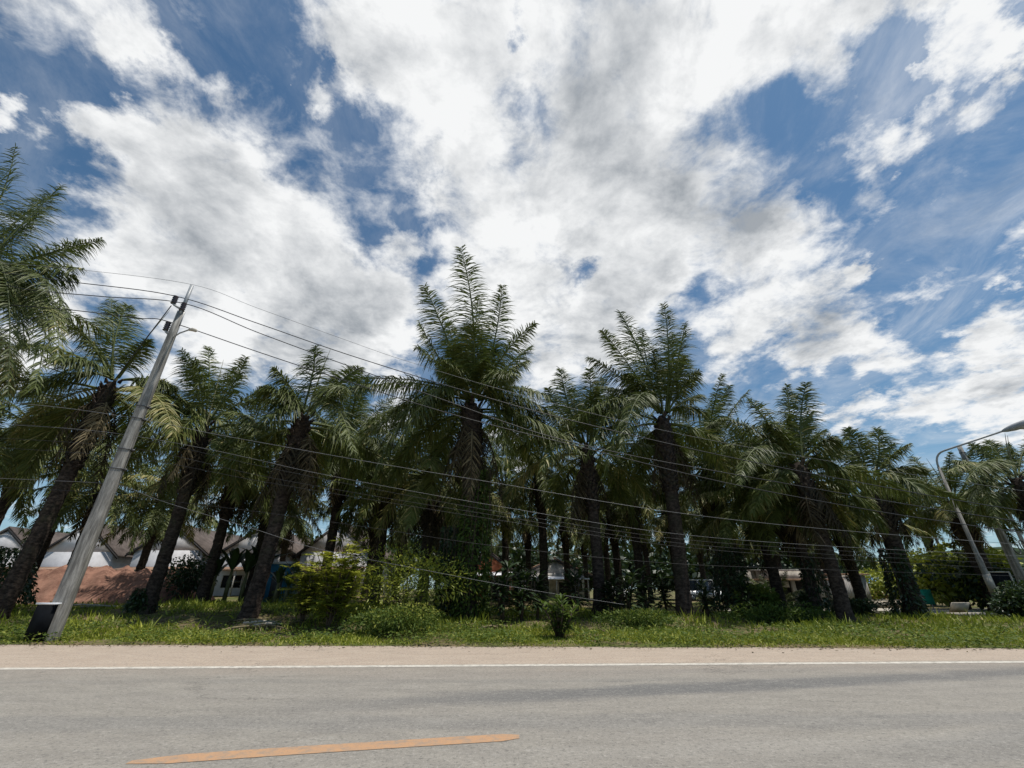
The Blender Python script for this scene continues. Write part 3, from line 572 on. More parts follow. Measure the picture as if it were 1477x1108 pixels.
# vines on trunks
def vine(px, py0, py1, D, w, label, n=2600, mt='leaf', seed=0, wood=True, off=-.55):
    r = np.random.default_rng(seed + 11); a, b = at(px[0], py0, D), at(px[1], py1, D); t = empty('climbing_vine', (b.x, D, max(float(gz(b.x, D)), b.z - .1)), label, 'vine', 'vines climbing the palm trunks'); o = t.location; m, st = MB(), MB()
    s_ = r.random(n); an = r.uniform(0, 6.28, n); rr = w * (.75 + .45 * s_) * r.uniform(.8, 1.25, n)
    top, bot = np.array(a - o), np.array(b - o); c = top + (bot - top) * s_[:, None]; d = np.stack([np.cos(an), np.sin(an), np.zeros(n)], 1)
    P = c + d * rr[:, None]; Dn = unit(d * .6 + r.normal(0, .5, (n, 3)) + np.array((0, 0, -.4))); W = unit(np.cross(Dn, r.normal(size=(n, 3))))
    m.leaves(P, Dn, W, .16 * r.uniform(.6, 1.4, n), .045, .3, np.clip(r.normal(.35, .2, n), 0, 1), prof=(.3, 1., .05), ts=(0, .5, 1.)); m.obj('foliage', M[mt], t)
    for k in range(26):
        an = r.uniform(0, 6.28); z = np.linspace(1, r.uniform(0, .5), 12)[:, None]; off_ = np.array((math.cos(an), math.sin(an), 0)) * w * 1.05; q = bot + (top - bot) * z + off_ + np.cumsum(r.normal(0, .03, (12, 3)), 0); st.tube(q, .012, 4, cap=False)
    st.obj('stem', M['wood'], t); return t
vine((690, 676), 680, 905, 20.45, .62, 'dense vine with hanging roots wrapping the tall central trunk from the ground up', 5200, seed=1)
vine((650, 643), 760, 905, 20.6, .40, 'dark creeper on the left flank of the vine-covered trunk', 1800, 'leafdark', 2)
vine((1283, 1316), 790, 895, 23.9, .50, 'leafy creeper on the mossy trunk left of the street lamp', 1500, 'leafdark', 3)
vine((212, 203), 850, 878, 21.5, .40, 'dark creeper heaped round the trunk foot before the dirt mound', 900, 'leafdark', 4)
vine((1050, 1056), 790, 880, 25, .7, 'dark creeper over trunks between the bare trunk and the workshop', 1800, 'leafdark', 5)
vine((1160, 1190), 800, 880, 23, .40, 'thin creeper on a trunk just left of the mottled trunk nearest the road', 700, 'leafdark', 6)
vine((20, 5), 790, 870, 21, .7, 'dark creeper on the trunk at the left picture edge', 1800, 'leafdark', 7)
# broadleaf trees behind
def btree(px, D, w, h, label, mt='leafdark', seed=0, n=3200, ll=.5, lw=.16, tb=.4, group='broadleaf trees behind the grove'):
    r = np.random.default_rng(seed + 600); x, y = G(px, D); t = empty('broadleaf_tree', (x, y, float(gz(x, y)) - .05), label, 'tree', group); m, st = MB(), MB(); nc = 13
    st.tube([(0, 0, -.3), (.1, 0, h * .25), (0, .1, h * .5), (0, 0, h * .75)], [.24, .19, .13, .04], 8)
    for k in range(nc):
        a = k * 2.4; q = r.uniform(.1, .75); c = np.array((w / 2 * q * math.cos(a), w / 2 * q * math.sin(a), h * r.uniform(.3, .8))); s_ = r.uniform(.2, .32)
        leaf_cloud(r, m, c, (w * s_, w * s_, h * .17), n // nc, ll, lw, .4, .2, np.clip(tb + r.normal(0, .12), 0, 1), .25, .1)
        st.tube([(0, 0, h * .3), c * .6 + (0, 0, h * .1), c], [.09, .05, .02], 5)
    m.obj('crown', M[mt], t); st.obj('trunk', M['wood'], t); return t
btree(1392, 34, 6.0, 4.8, 'bright dome-shaped leafy tree behind the street lamp', 'leafyel', 1, 4200, .36, .12, .35)
btree(1345, 44, 6.5, 5.4, 'yellow-green tree left of the bright dome-shaped tree', 'leafyel', 2, 3600, .3, .08, .5)
btree(1295, 40, 7.0, 3.4, 'olive yellow thicket behind the green sign', 'leafyel', 3, 3600, .26, .07, .4)
btree(1435, 32, 5.5, 3.6, 'dark tree under the black billboard', 'leafdark', 4, 3000, .3, .1, .4)
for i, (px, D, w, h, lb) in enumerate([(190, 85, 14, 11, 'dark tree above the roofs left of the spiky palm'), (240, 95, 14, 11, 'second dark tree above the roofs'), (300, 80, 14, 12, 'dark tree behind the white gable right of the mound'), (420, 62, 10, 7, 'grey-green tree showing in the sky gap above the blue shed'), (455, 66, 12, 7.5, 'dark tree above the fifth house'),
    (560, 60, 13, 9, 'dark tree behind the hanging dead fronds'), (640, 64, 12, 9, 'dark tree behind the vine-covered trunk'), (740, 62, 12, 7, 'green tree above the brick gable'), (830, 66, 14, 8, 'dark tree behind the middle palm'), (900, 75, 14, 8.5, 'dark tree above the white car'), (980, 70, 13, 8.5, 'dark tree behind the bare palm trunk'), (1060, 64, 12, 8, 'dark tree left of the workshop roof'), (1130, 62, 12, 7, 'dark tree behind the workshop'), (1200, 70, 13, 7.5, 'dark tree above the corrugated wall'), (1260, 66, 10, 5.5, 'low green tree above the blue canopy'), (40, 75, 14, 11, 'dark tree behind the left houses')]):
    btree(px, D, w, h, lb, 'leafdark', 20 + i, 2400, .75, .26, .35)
# ------------------------------------------------------------------ grass and weeds (uncountable)
def scatter(n, x0, x1, d0, d1, r, power=1.):
    x = r.uniform(x0, x1, n); d = d0 + (d1 - d0) * r.random(n) ** power; y = edge(x) + d; return x, y, d
def bare(x, y):
    v = np.zeros_like(x)
    for cx, cy, sx, sy in ((-8.6, 16.9, 3.4, 1.0), (-11.5, 19.5, 3.4, 1.6), (-7, 16.0, 2.0, .5), (3.5, 19, 3, 1), (10, 22, 5, 2), (2.2, 16.4, 1.5, .5), (-14, 16.8, 2.2, .5), (13.5, 16.6, 2.4, .5), (-3.2, 15.6, 1.3, .35), (7.5, 15.4, 1.6, .3)): v = np.maximum(v, np.exp(-((x - cx) / sx) ** 2 - ((y - cy) / sy) ** 2))
    return v
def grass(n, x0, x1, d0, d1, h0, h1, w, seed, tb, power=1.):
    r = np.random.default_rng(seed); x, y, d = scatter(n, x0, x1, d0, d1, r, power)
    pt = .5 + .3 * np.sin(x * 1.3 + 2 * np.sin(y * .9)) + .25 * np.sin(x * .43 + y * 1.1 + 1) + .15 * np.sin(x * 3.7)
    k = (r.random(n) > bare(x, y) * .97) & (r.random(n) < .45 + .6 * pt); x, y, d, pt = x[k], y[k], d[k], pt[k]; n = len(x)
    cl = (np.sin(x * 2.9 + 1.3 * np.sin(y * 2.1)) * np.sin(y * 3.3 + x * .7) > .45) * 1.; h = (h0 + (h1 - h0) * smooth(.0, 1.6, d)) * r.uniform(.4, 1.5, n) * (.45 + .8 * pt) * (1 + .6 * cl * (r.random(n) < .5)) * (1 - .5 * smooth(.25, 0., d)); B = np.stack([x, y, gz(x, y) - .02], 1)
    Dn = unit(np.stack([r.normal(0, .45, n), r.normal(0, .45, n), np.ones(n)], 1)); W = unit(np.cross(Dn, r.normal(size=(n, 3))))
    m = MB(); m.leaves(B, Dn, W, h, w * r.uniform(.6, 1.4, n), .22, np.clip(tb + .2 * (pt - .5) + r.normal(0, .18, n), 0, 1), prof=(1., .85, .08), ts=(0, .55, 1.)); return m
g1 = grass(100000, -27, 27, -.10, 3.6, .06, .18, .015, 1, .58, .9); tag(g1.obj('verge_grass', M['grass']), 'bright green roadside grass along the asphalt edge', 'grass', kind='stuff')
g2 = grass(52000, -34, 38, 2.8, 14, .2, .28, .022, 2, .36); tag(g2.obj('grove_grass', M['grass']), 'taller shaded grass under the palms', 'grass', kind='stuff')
def weeds(n, seed):
    r = np.random.default_rng(seed); x, y, d = scatter(n, -26, 26, .1, 4.5, r); k = (r.random(n) > bare(x, y)) & (np.sin(x * .9 + 3) + np.sin(x * 2.3 + y) + r.normal(0, .5, n) > -.5); x, y = x[k], y[k]; n = len(x)
    B = np.stack([x, y, gz(x, y) + r.uniform(.03, .26, n)], 1); a = r.uniform(0, 6.28, n); Dn = unit(np.stack([np.cos(a), np.sin(a), r.uniform(-.1, .7, n)], 1)); W = unit(np.cross(Dn, np.array((0, 0, 1.)) + r.normal(0, .4, (n, 3))))
    m = MB(); m.leaves(B, Dn, W, r.uniform(.05, .12, n), r.uniform(.015, .035, n), .2, np.clip(r.normal(.6, .2, n), 0, 1), prof=(.3, 1., .1), ts=(0, .5, 1.)); return m
tag(weeds(42000, 5).obj('ground_weeds', M['leaf']), 'small broad-leaved weeds creeping through the verge grass', 'weeds', kind='stuff')
r = np.random.default_rng(19); n = 2600; x = r.uniform(-24, 24, n); d = -np.abs(r.normal(0, .22, n)) * (1 + 1.5 * (r.random(n) < .12)) + .05; y = edge(x) + d; a = r.uniform(0, 6.28, n)
Dn = unit(np.stack([np.cos(a), np.sin(a), r.normal(0, .12, n)], 1)); m = MB(); m.leaves(np.stack([x, y, np.full(n, .012)], 1), Dn, unit(np.cross(Dn, np.array((0, 0, 1.)) + r.normal(0, .3, (n, 3)))), r.uniform(.02, .10, n), r.uniform(.006, .02, n), -.1, np.clip(r.normal(.6, .3, n), 0, 1), prof=(.5, 1., .2), ts=(0, .5, 1.))
tag(m.obj('roadside_litter', M['dead']), 'dry leaf scraps and straw strewn along the asphalt edge', 'litter', kind='stuff')
# litter of dry leaves
r = np.random.default_rng(9); n = 9000; x, y, d = scatter(n, -22, 28, 1.4, 10, r); k = r.random(n) < .12 + bare(x, y); x, y = x[k], y[k]; n = len(x)
a = r.uniform(0, 6.28, n); Dn = unit(np.stack([np.cos(a), np.sin(a), r.normal(0, .15, n)], 1)); m = MB()
m.leaves(np.stack([x, y, gz(x, y) + .03], 1), Dn, unit(np.cross(Dn, np.array((0, 0, 1.)) + r.normal(0, .2, (n, 3)))), r.uniform(.15, .6, n), .018, 0., np.clip(r.normal(.75, .2, n), 0, 1))
tag(m.obj('leaf_litter', M['dead']), 'dry brown frond litter on the bare soil', 'litter', kind='stuff')
# fallen fronds
for i, (px, D, az, L) in enumerate([(345, 18.2, 1.9, 2.6), (330, 17.2, 1.2, 2.0), (400, 18.5, -1.3, 2.2), (430, 18.8, 1.1, 1.8), (690, 17.2, .9, 1.6)]):
    x, y = G(px, D); z = float(gz(x, y)); m = MB(); rr = np.random.default_rng(i); e = sph(az, 0)
    frond(m, m, (0, 0, .08), e * L * .5 + np.array((0, 0, .3)), e * L + np.array((0, 0, .06)), rr, 24, .4, .02, True, .95)
    o = m.obj('fallen_frond', M['dead']); o.location = (x, y, z)
    tag(o, ['fallen pale frond on bare soil left of the thick trunk', 'fallen frond in the grass nearest the thick trunk', 'fallen pale frond just right of the thick trunk', 'fallen frond beside the feathery bush', 'fallen frond at the foot of the vine-covered trunk'][i], 'fallen frond', 'fallen palm fronds')
# ------------------------------------------------------------------ dirt mound
p0, p1 = at(-40, 840, 27).x, at(272, 840, 28).x; nu, nv = 150, 40; V = []
r = np.random.default_rng(3)
for i in range(nu):
    t_ = i / (nu - 1); x = p0 + (p1 - p0) * t_
    for j in range(nv):
        s_ = j / (nv - 1); y = 25.2 + 7.5 * s_; hh = (2.6 + .12 * math.sin(x * .9) + .10 * math.sin(x * 2.7 + 1) + .07 * math.sin(x * 6.1 + y * 2)) * min(1, (p1 - x) / 2.2 + .0) ** .7 if x < p1 else 0
        prof = float(smooth(0, .42, s_) * smooth(1, .7, s_)); V.append((x, y, float(gz(x, y)) - .15 + hh * .76 * prof * (1 + .05 * math.sin(x * 5 + y * 4)) + r.normal(0, .035)))
m = MB(); m.grid(V, nu, nv); tag(m.obj('dirt_mound', M['dirt'], smooth=False), 'long flat-topped mound of bare red earth before the white houses', 'dirt mound')
# ------------------------------------------------------------------ buildings
def prism(m, pts, y0, y1):  # polygon in xz (4 pts) extruded along y
    V = [(x, y0, z) for x, z in pts] + [(x, y1, z) for x, z in pts]; m.quads(V, [(0, 1, 2, 3), (7, 6, 5, 4), (0, 4, 5, 1), (1, 5, 6, 2), (2, 6, 7, 3), (3, 7, 4, 0)])
def house(cx, y0, w, eave, apex, label, wallm='plaster', roofm='tile', ln=11, awn='rust', base=0., group='white gabled houses behind the mound', rz=0., awz=2.6):
    t = empty('house', (cx, y0, base), label, 'house', group, rz); hw = w / 2
    m = MB(); m.box((0, ln / 2, eave / 2), (w, ln, eave)); prism(m, [(-hw + .01, eave + .001), (hw - .01, eave + .001), (.04, apex - .04), (-.04, apex - .04)], 0, ln); m.obj('wall', M[wallm], t)
    m = MB(); ov, th = .7, .16; sl = (apex - eave) / hw
    for s_ in (-1, 1):
        prism(m, [(0, apex + .04), (s_ * (hw + ov), eave - sl * ov + .04), (s_ * (hw + ov), eave - sl * ov + .04 + th), (0, apex + .04 + th * 1.1)], -.14, ln + .5)
    rf = m.obj('roof', M[roofm], t)
    m = MB()
    for s_ in (-1, 1): prism(m, [(0, apex - .18), (s_ * (hw + ov), eave - sl * ov - .18), (s_ * (hw + ov), eave - sl * ov + .035), (0, apex + .035)], -.2, -.145)
    m.obj('fascia', M['door'], rf)
    m = MB(); prism(m, [(-hw * .98, awz), (hw * .98, awz), (hw * .98, awz + .08), (-hw * .98, awz + .08)], -2.6, -.01); m.v[-1][[0, 1, 2, 3], 2] -= .35; m.obj('awning', M[awn], t)
    for x in (-hw * .93, 0, hw * .93): m = MB(); m.box((x, -2.45, (awz - .35) / 2), (.12, .12, awz - .36)); m.obj('post', M['dirtyplaster'], t)
    for x, ww, hh, zz_ in ((-w * .22, w * .26, 1.1, 1.55), (w * .12, .9, 2.0, 1.0), (w * .32, w * .2, 1.1, 1.55)):
        m = MB(); m.box((x, -.02, zz_), (ww, .06, hh)); nm = 'door' if hh > 1.5 else 'window'; o = m.obj(nm, M['door' if hh > 1.5 else 'glass'], t)
        m = MB()
        for sx in (-1, 1): m.box((x + sx * (ww / 2 + .035), -.04, zz_), (.07, .1, hh))
        m.box((x, -.04, zz_ + hh / 2 + .035), (ww + .14, .1, .07)); m.obj('frame', M['plaster'], o)
    return t
H = [(-3, 46, 'white gabled house at the left picture edge, mostly hidden'), (112, 46, 'white gabled house behind the foot of the leaning-looking pole'), (243, 46, 'white gabled house above the right half of the dirt mound'), (368, 46, 'white gabled house behind the banana plants'), (484, 46, 'white gabled house behind the yellow-tipped bushes')]
for i, (px, D, lb) in enumerate(H):
    a = at(px, 798, D); house(a.x, D, 6.9 + .35 * (i % 2), 4.1 + .15 * (i % 3), 6.5 + .25 * ((i * 2) % 3), lb, base=.55, awz=2.8)
a = at(182, 790, 62); house(a.x, 62, 9, 4.2, 7.4, 'grey-roofed house farther back between the second and third gables', 'dirtyplaster', base=.5, group='houses farther back')
a = at(704, 828, 43); house(a.x, 43, 4.6, 2.6, 4.3, 'small orange brick gable right of the vine-covered trunk', 'brick', 'tile', 7, 'whitep', .3, 'houses farther back', 0, 2.5)
a = at(800, 840, 58); house(a.x, 58, 8, 3.0, 4.6, 'low grey house far behind the middle palm', 'dirtyplaster', 'rust', 8, 'whitep', .2, 'houses farther back')
# blue shed
a = at(402, 824, 31); t = empty('shed', (a.x, 31, .6), 'blue shed with a white roof right of the thick shaggy trunk', 'shed'); m = MB(); m.box((0, 0, 1.15), (2.1, 1.8, 2.3)); m.obj('wall', M['blue'], t)
m = MB(); m.box((0, 0, 2.38), (2.5, 2.3, .14)); m.obj('roof', M['whitep'], t); m = MB(); m.box((.5, -.92, .95), (.7, .05, 1.8)); m.obj('door', M['dkmetal'], t)
# workshop on the right
x0, x1 = at(1095, 850, 38).x, at(1186, 850, 38).x; x2 = at(1262, 850, 38).x; cx = (x0 + x1) / 2; w = x1 - x0
t = empty('workshop', (cx, 38, .15), 'white workshop with dark open bays and a thin flat canopy behind the right-hand trunks', 'building')
m = MB(); z = 2.6
for xa, xb in ((0, .1), (.52, .58), (.93, 1)): m.box((-w / 2 + w * (xa + xb) / 2, 0, .95), (w * (xb - xa), .25, 1.9))
m.box((0, 0, 2.25), (w, .25, .7)); m.box((0, 4, 1.3), (w, .2, 2.6)); m.box((-w / 2 - .1, 2, 1.3), (.2, 3.8, 2.6)); m.box((w / 2 + .1, 2, 1.3), (.2, 3.8, 2.6)); m.obj('wall', M['dirtyplaster'], t)
m = MB(); m.box((0, -.9, 1.96), (w + 1.6, 1.5, .1)); m.obj('canopy', M['rust'], t); m = MB(); m.box((0, 2, 2.66), (w + .6, 4.6, .1)); m.obj('roof', M['corr'], t)
for q, (xa, xb) in enumerate(((.1, .52), (.58, .93))):
    m = MB(); m.box((-w / 2 + w * (xa + xb) / 2, .35, .95), (w * (xb - xa), .05, 1.88)); m.obj('bay_shade', M['door'], t)  # near-black sheet standing in for the shade inside each open bay
m = MB(); m.box((-w * .18, -.2, 1.62), (1.5, .05, .42)); m.obj('sign_board', M['cbeige'], t)
t = empty('corrugated_shed', ((x1 + x2) / 2 + .2, 38.6, .15), 'pale corrugated shed joined to the right of the white workshop', 'shed'); m = MB(); w2 = x2 - x1 - .5
m.box((0, 0, 1.15), (w2, .1, 2.3)); m.box((-w2 / 2 + .05, 2.5, 1.15), (.1, 4.8, 2.3)); m.box((w2 / 2 - .05, 2.5, 1.15), (.1, 4.8, 2.3)); m.obj('wall', M['corr'], t); m = MB(); m.box((0, 2.4, 2.38), (w2 + .4, 5.4, .1)); m.obj('roof', M['rust'], t)
# low wall along the side road
t = MB(); xa, xb = at(1228, 875, 36.2).x, at(1338, 880, 36.2).x; t.box(((xa + xb) / 2, 36.2, .38), (xb - xa, .18, .5)); t.box(((xa + xb) / 2, 36.2, .66), (xb - xa + .1, .26, .07)); tag(t.obj('low_wall', M['cbeige']), 'low pale wall beside the side road right of the workshop', 'wall')
# blue market canopy
a = at(1252, 852, 44); t = empty('market_canopy', (a.x, 44, .15), 'blue and white cloth canopy beyond the corrugated shed', 'canopy'); m = MB()
m.quads([(-1.9, -1.4, 1.75), (1.9, -1.4, 1.75), (1.9, 1.4, 1.75), (-1.9, 1.4, 1.75), (-.7, -.1, 2.5), (.7, -.1, 2.5), (.7, .1, 2.5), (-.7, .1, 2.5)], [(0, 1, 5, 4), (1, 2, 6, 5), (2, 3, 7, 6), (3, 0, 4, 7), (4, 5, 6, 7)]); m.quads([(-1.9, -1.42, 1.5), (1.9, -1.42, 1.5), (1.9, -1.4, 1.76), (-1.9, -1.4, 1.76)], [(0, 1, 2, 3)]); m.obj('canopy', M['bluecloth'], t)
for sx in (-1.8, 1.8):
    for sy in (-1.3, 1.3): m = MB(); m.tube([(sx, sy, 0), (sx, sy, 1.75)], .03, 6); m.obj('leg', M['metal'], t)
# cars
def loft(m, prof, hw, y_in=.0):
    n = len(prof); V = [(x, -hw, z) for x, z in prof] + [(x, hw, z) for x, z in prof]; Q = [(i, (i + 1) % n, (i + 1) % n + n, i + n) for i in range(n)]
    Q += [(i, n - 1 - i, n - 2 - i, i + 1) for i in range(n // 2 - 1)] + [(i + 1 + n, n - 2 - i + n, n - 1 - i + n, i + n) for i in range(n // 2 - 1)]; m.quads(V, Q)
def car(loc, rz, paint, label, L=4.3, van=False, lamp=True):
    t = empty('parked_car', loc, label, 'car', 'vehicles parked beyond the grove', rz); m = MB(); h = L / 2; top = 2.0 if van else 1.45; b = .95
    loft(m, [(-h, .35), (-h, .75), (-h * .85, b), (-h * .2, b + .02), (h * .55, b), (h * .97, .78), (h, .35), (0, .28)], .88); m.obj('body', M[paint], t)
    m = MB(); r0, r1 = (-.95, .45) if van else (-.62, .28)
    V = [(h * (r0 - (.03 if van else .2)), -.82, b), (h * (r1 + .3), -.82, b), (h * (r1 + .3), .82, b), (h * (r0 - (.03 if van else .2)), .82, b), (h * r0, -.66, top - .06), (h * r1, -.66, top - .06), (h * r1, .66, top - .06), (h * r0, .66, top - .06)]
    m.quads(V, [(0, 1, 5, 4), (1, 2, 6, 5), (2, 3, 7, 6), (3, 0, 4, 7)]); m.obj('window', M['glass'], t)
    m = MB(); m.box((h * (r0 + r1) / 2, 0, top - .02), (h * (r1 - r0) + .1, 1.36, .08)); m.obj('roof', M[paint], t)
    m = MB()
    for xx in (h * r0 - .0, h * (r0 + r1) / 2, h * (r1 + .03)):
        for s_ in (-1, 1): m.tube([(xx - .1 * (xx < 0), s_ * .825, b), (xx, s_ * .67, top - .05)], .035, 4)
    m.obj('pillars', M[paint], t)
    for xx in (-h * .62, h * .62):
        for s_ in (-1, 1):
            m = MB(); m.tube([(xx, s_ * .72, .32), (xx, s_ * .92, .32)], .32, 14); wv = m.obj('wheel', M['tyre'], t); m = MB(); m.tube([(xx, s_ * .90, .32), (xx, s_ * .935, .32)], .19, 12); m.obj('rim', M['metal'], wv)
    for s_ in (-1, 1):
        m = MB(); m.box((h * .955, s_ * .62, .72), (.1, .36, .13)); m.obj('headlight', M['lens'], t); m = MB(); m.box((-h * .985, s_ * .66, .74), (.08, .25, .16)); m.obj('tail_light', M['lensred'], t)
    return t
def gp(px, D): x, y = G(px, D); return (x, y, float(gz(x, y)) + .25)
car(gp(884, 62), R(172), 'carw', 'white car seen between the middle palm and the bare trunk')
car(gp(1014, 50), R(5), 'carw', 'white van parked right of the bare palm trunk', 4.6, True)
car(gp(1052, 52), R(10), 'carg', 'grey car parked beside the white van')
car(gp(1245, 47), R(8), 'carr', 'dark red car under the blue canopy')
# ------------------------------------------------------------------ poles, lamp, signs
PB = Vector((-14.15, 15.0, 0)); PK = .12
pb = at(262, 470, 15.0); PX = -14.15
def Wp(px, py):   # point on the vertical plane that holds the wires
    x, y, z = ray(px, py); u = x / y; D = (15.0 - PK * PX) / (1 - PK * u); return at(px, py, D)
top = at(277, 412, 15.0); Hp = top.z; PXc = top.x
t = empty('utility_pole', (PXc, 15.0, float(gz(PXc, 15.0))), 'weathered square concrete utility pole at the left carrying three brown insulators', 'utility pole', 'concrete poles along the road', R(20))
m = MB(); hz = Hp - 1.5
def sqp(m, z0, z1, w0, w1):
    c = .82; ring = lambda z, w: [(-w * c, -w, z), (w * c, -w, z), (w, -w * c, z), (w, w * c, z), (w * c, w, z), (-w * c, w, z), (-w, w * c, z), (-w, -w * c, z)]
    n = 12; V = []
    for i in range(n): a = i / (n - 1); V += ring(z0 + (z1 - z0) * a, (w0 + (w1 - w0) * a) / 2 * (1 + .01 * math.sin(i * 5)))
    Q = [(i * 8 + j, i * 8 + (j + 1) % 8, (i + 1) * 8 + (j + 1) % 8, (i + 1) * 8 + j) for i in range(n - 1) for j in range(8)]; o = (n - 1) * 8
    m.quads(V, Q + [(o, o + 1, o + 2, o + 3), (o, o + 3, o + 4, o + 7), (o + 4, o + 5, o + 6, o + 7)])
sqp(m, -.4, hz, .43, .22); m.obj('shaft', M['concrete'], t)
m = MB(); m.box((0, 0, hz + .72), (.11, .11, 1.5)); m.box((0, 0, hz - .25), (.27, .05, .7)); m.obj('top_mast', M['metal'], t)
for z in (hz * .60, hz * .64, hz * .50, hz * .44): m = MB(); wv = .43 - .21 * z / hz + .03; m.box((0, 0, z), (wv, wv, .035)); m.box((wv / 2 + .05, 0, z), (.12, .06, .06)); m.obj('clamp_band', M['dkmetal'], t)
base = t.location.copy()
rot = lambda v: Vector((v.x * math.cos(-R(20)) - v.y * math.sin(-R(20)), v.x * math.sin(-R(20)) + v.y * math.cos(-R(20)), v.z))
INS = []
for k, (px, py, zb) in enumerate(((254, 428, -.05), (266, 438, -.1), (243, 466, -1.25))):
    p = at(px, py, 14.9); l = rot(p - base); an = Vector((0, 0, max(.2, l.z - .62))); m = MB(); m.tube([an, (l.x * .9, l.y * .9, l.z - .42), (l.x, l.y, l.z - .36)], .045, 6); br = m.obj('bracket', M['metal'], t)
    m = MB(); P, rr = [], []
    for q in range(9): P.append((l.x, l.y, l.z - .36 + q * .045)); rr.append(.11 if q % 2 == 0 else .065)
    m.tube(P, rr, 12); m.obj('insulator', M['porcelain'], br); INS.append(p)
# small lamp on the pole
p = at(272, 476, 14.7); l = rot(p - base); m = MB(); m.tube([(0, 0, l.z - .25), (l.x * .5, l.y * .5, l.z - .05), tuple(l)], .03, 6); ar = m.obj('lamp_arm', M['metal'], t)
m = MB(); m.tube([l, l + Vector((.15, -.05, .02)), l + Vector((.28, -.1, -.03)), l + Vector((.34, -.1, -.05))], [.04, .08, .07, .02], 8); m.obj('lamp_head', M['cbeige'], ar)
# black board with white strip at the foot
q = Vector((PXc - .38, 14.55, 0)); qz = float(gz(q.x, q.y)); t = empty('post_guard', (PXc, 14.72, qz), 'black board with a white top edge strapped to the foot of the left pole', 'board', None, R(-12))
m = MB(); m.box((-.22, 0, .50), (.66, .12, .96), taper=1.); m.obj('panel', M['blackp'], t); m = MB(); m.box((-.20, -.005, 1.01), (.78, .17, .05)); m.obj('rim', M['whitep'], t)
def cable(pts, m_, r, label, grp, ext=True):
    P = [Wp(*p) if len(p) == 2 else Vector(p) for p in pts]; out_ = []
    n = len(P)
    for i in range(n - 1):
        a, b, c, d = P[max(i - 1, 0)], P[i], P[i + 1], P[min(i + 2, n - 1)]
        for k in range(8):
            u = k / 8; out_.append(.5 * ((2 * b) + (c - a) * u + (2 * a - 5 * b + 4 * c - d) * u * u + (3 * b - a - 3 * c + d) * u ** 3))
    out_.append(P[-1]); o0 = out_[0].copy(); m = MB(); m.tube([tuple(p - o0) for p in out_], r, 5); o = m.obj('power_line' if r > .012 else 'cable', M[m_]); o.location = o0; tag(o, label, 'wire', grp)
GU, GL_ = 'overhead power lines on the pole tops', 'lower cables strung across the palms'
cable([(-420, 372), (-60, 388), (105, 407), (252, 427), (370, 466), (500, 511), (667, 563), (814, 604), (1040, 657), (1250, 698), (1400, 725), (1560, 750)], 'wire', .019, 'thick black wire from the topmost brown insulator of the left pole', GU)
cable([(-420, 386), (-60, 404), (50, 419), (150, 428), (266, 438), (370, 479), (500, 527), (640, 577), (774, 624), (900, 655), (1040, 681), (1250, 718), (1400, 742), (1560, 765)], 'wire', .019, 'middle thick black wire through the insulator nearest the pole mast', GU)
cable([(-420, 422), (-60, 434), (0, 439), (100, 447), (200, 459), (243, 464), (370, 507), (500, 550), (660, 600), (834, 644), (1040, 695), (1250, 735), (1400, 758), (1560, 780)], 'wire', .019, 'lowest of the three thick black wires, from the left-hand insulator', GU)
cable([(-420, 350), (-60, 375), (123, 390), (279, 411), (370, 444), (500, 491), (590, 522), (760, 572), (1000, 630), (1300, 682), (1560, 720)], 'wiregrey', .008, 'thin grey earth wire above the thick black wires', GU)
LC = [([(-420, 560), (0, 580), (187, 602), (298, 624), (374, 638), (542, 668), (717, 697), (957, 737), (1200, 764), (1560, 792)], 'topmost lower cable, pale and thin, crossing the palm trunks'),
 ([(-420, 590), (0, 612), (120, 620), (200, 630), (300, 648), (374, 664), (440, 679), (542, 699), (717, 730), (957, 768), (1200, 788), (1560, 806)], 'second lower cable down'),
 ([(-420, 590), (0, 610), (200, 634), (374, 672), (542, 706), (717, 738), (957, 775), (1200, 794), (1560, 812)], 'third lower cable down, twisting close to the second'),
 ([(-420, 612), (0, 632), (200, 648), (374, 686), (542, 716), (717, 744), (957, 781), (1200, 800), (1560, 818)], 'fourth lower cable down'),
 ([(-420, 625), (0, 646), (200, 662), (374, 694), (542, 722), (717, 750), (957, 786), (1200, 806), (1560, 826)], 'fifth lower cable down'),
 ([(-420, 670), (0, 690), (147, 697), (185, 704), (240, 725), (363, 762), (460, 792), (600, 820), (760, 850), (900, 872)], 'lowest cable, sagging from the left pole down behind the bushes'),
 ([(-420, 690), (0, 703), (160, 712), (185, 716), (370, 738), (540, 762), (717, 788), (957, 812), (1200, 822), (1560, 834)], 'thin dim cable above the lowest one')]
for i, (p, lb) in enumerate(LC): cable(p, 'wiregrey' if i in (0, 1, 5) else 'wire', (.0085 if i == 0 else .007) if i < 5 else .006, lb, GL_)
# guy rod from the upper bracket down to the left
a, b = Wp(247, 441), at(208, 492, 16.2); m = MB(); e = b + (b - a) * 3.2; m.tube([(0, 0, 0), tuple(e - a)], .02, 5); o = m.obj('stay_wire', M['wire']); o.location = a; tag(o, 'short taut stay wire slanting down left from the upper insulator bracket', 'wire')
# bare pole on the right
D2 = 28.6; tp = at(1384, 645, D2); x_ = tp.x; t = empty('utility_pole', (x_, D2, float(gz(x_, D2))), 'tall bare concrete pole at the right edge with a tapered tip', 'utility pole', 'concrete poles along the road', R(25)); m = MB(); sqp(m, -.3, tp.z, .46, .22); m.obj('shaft', M['concrete'], t)
m = MB(); m.box((0, -.02, tp.z - .5), (.24, .3, .06)); m.box((0, 0, tp.z - 2.2), (.3, .32, .06)); m.obj('clamp_band', M['dkmetal'], t)
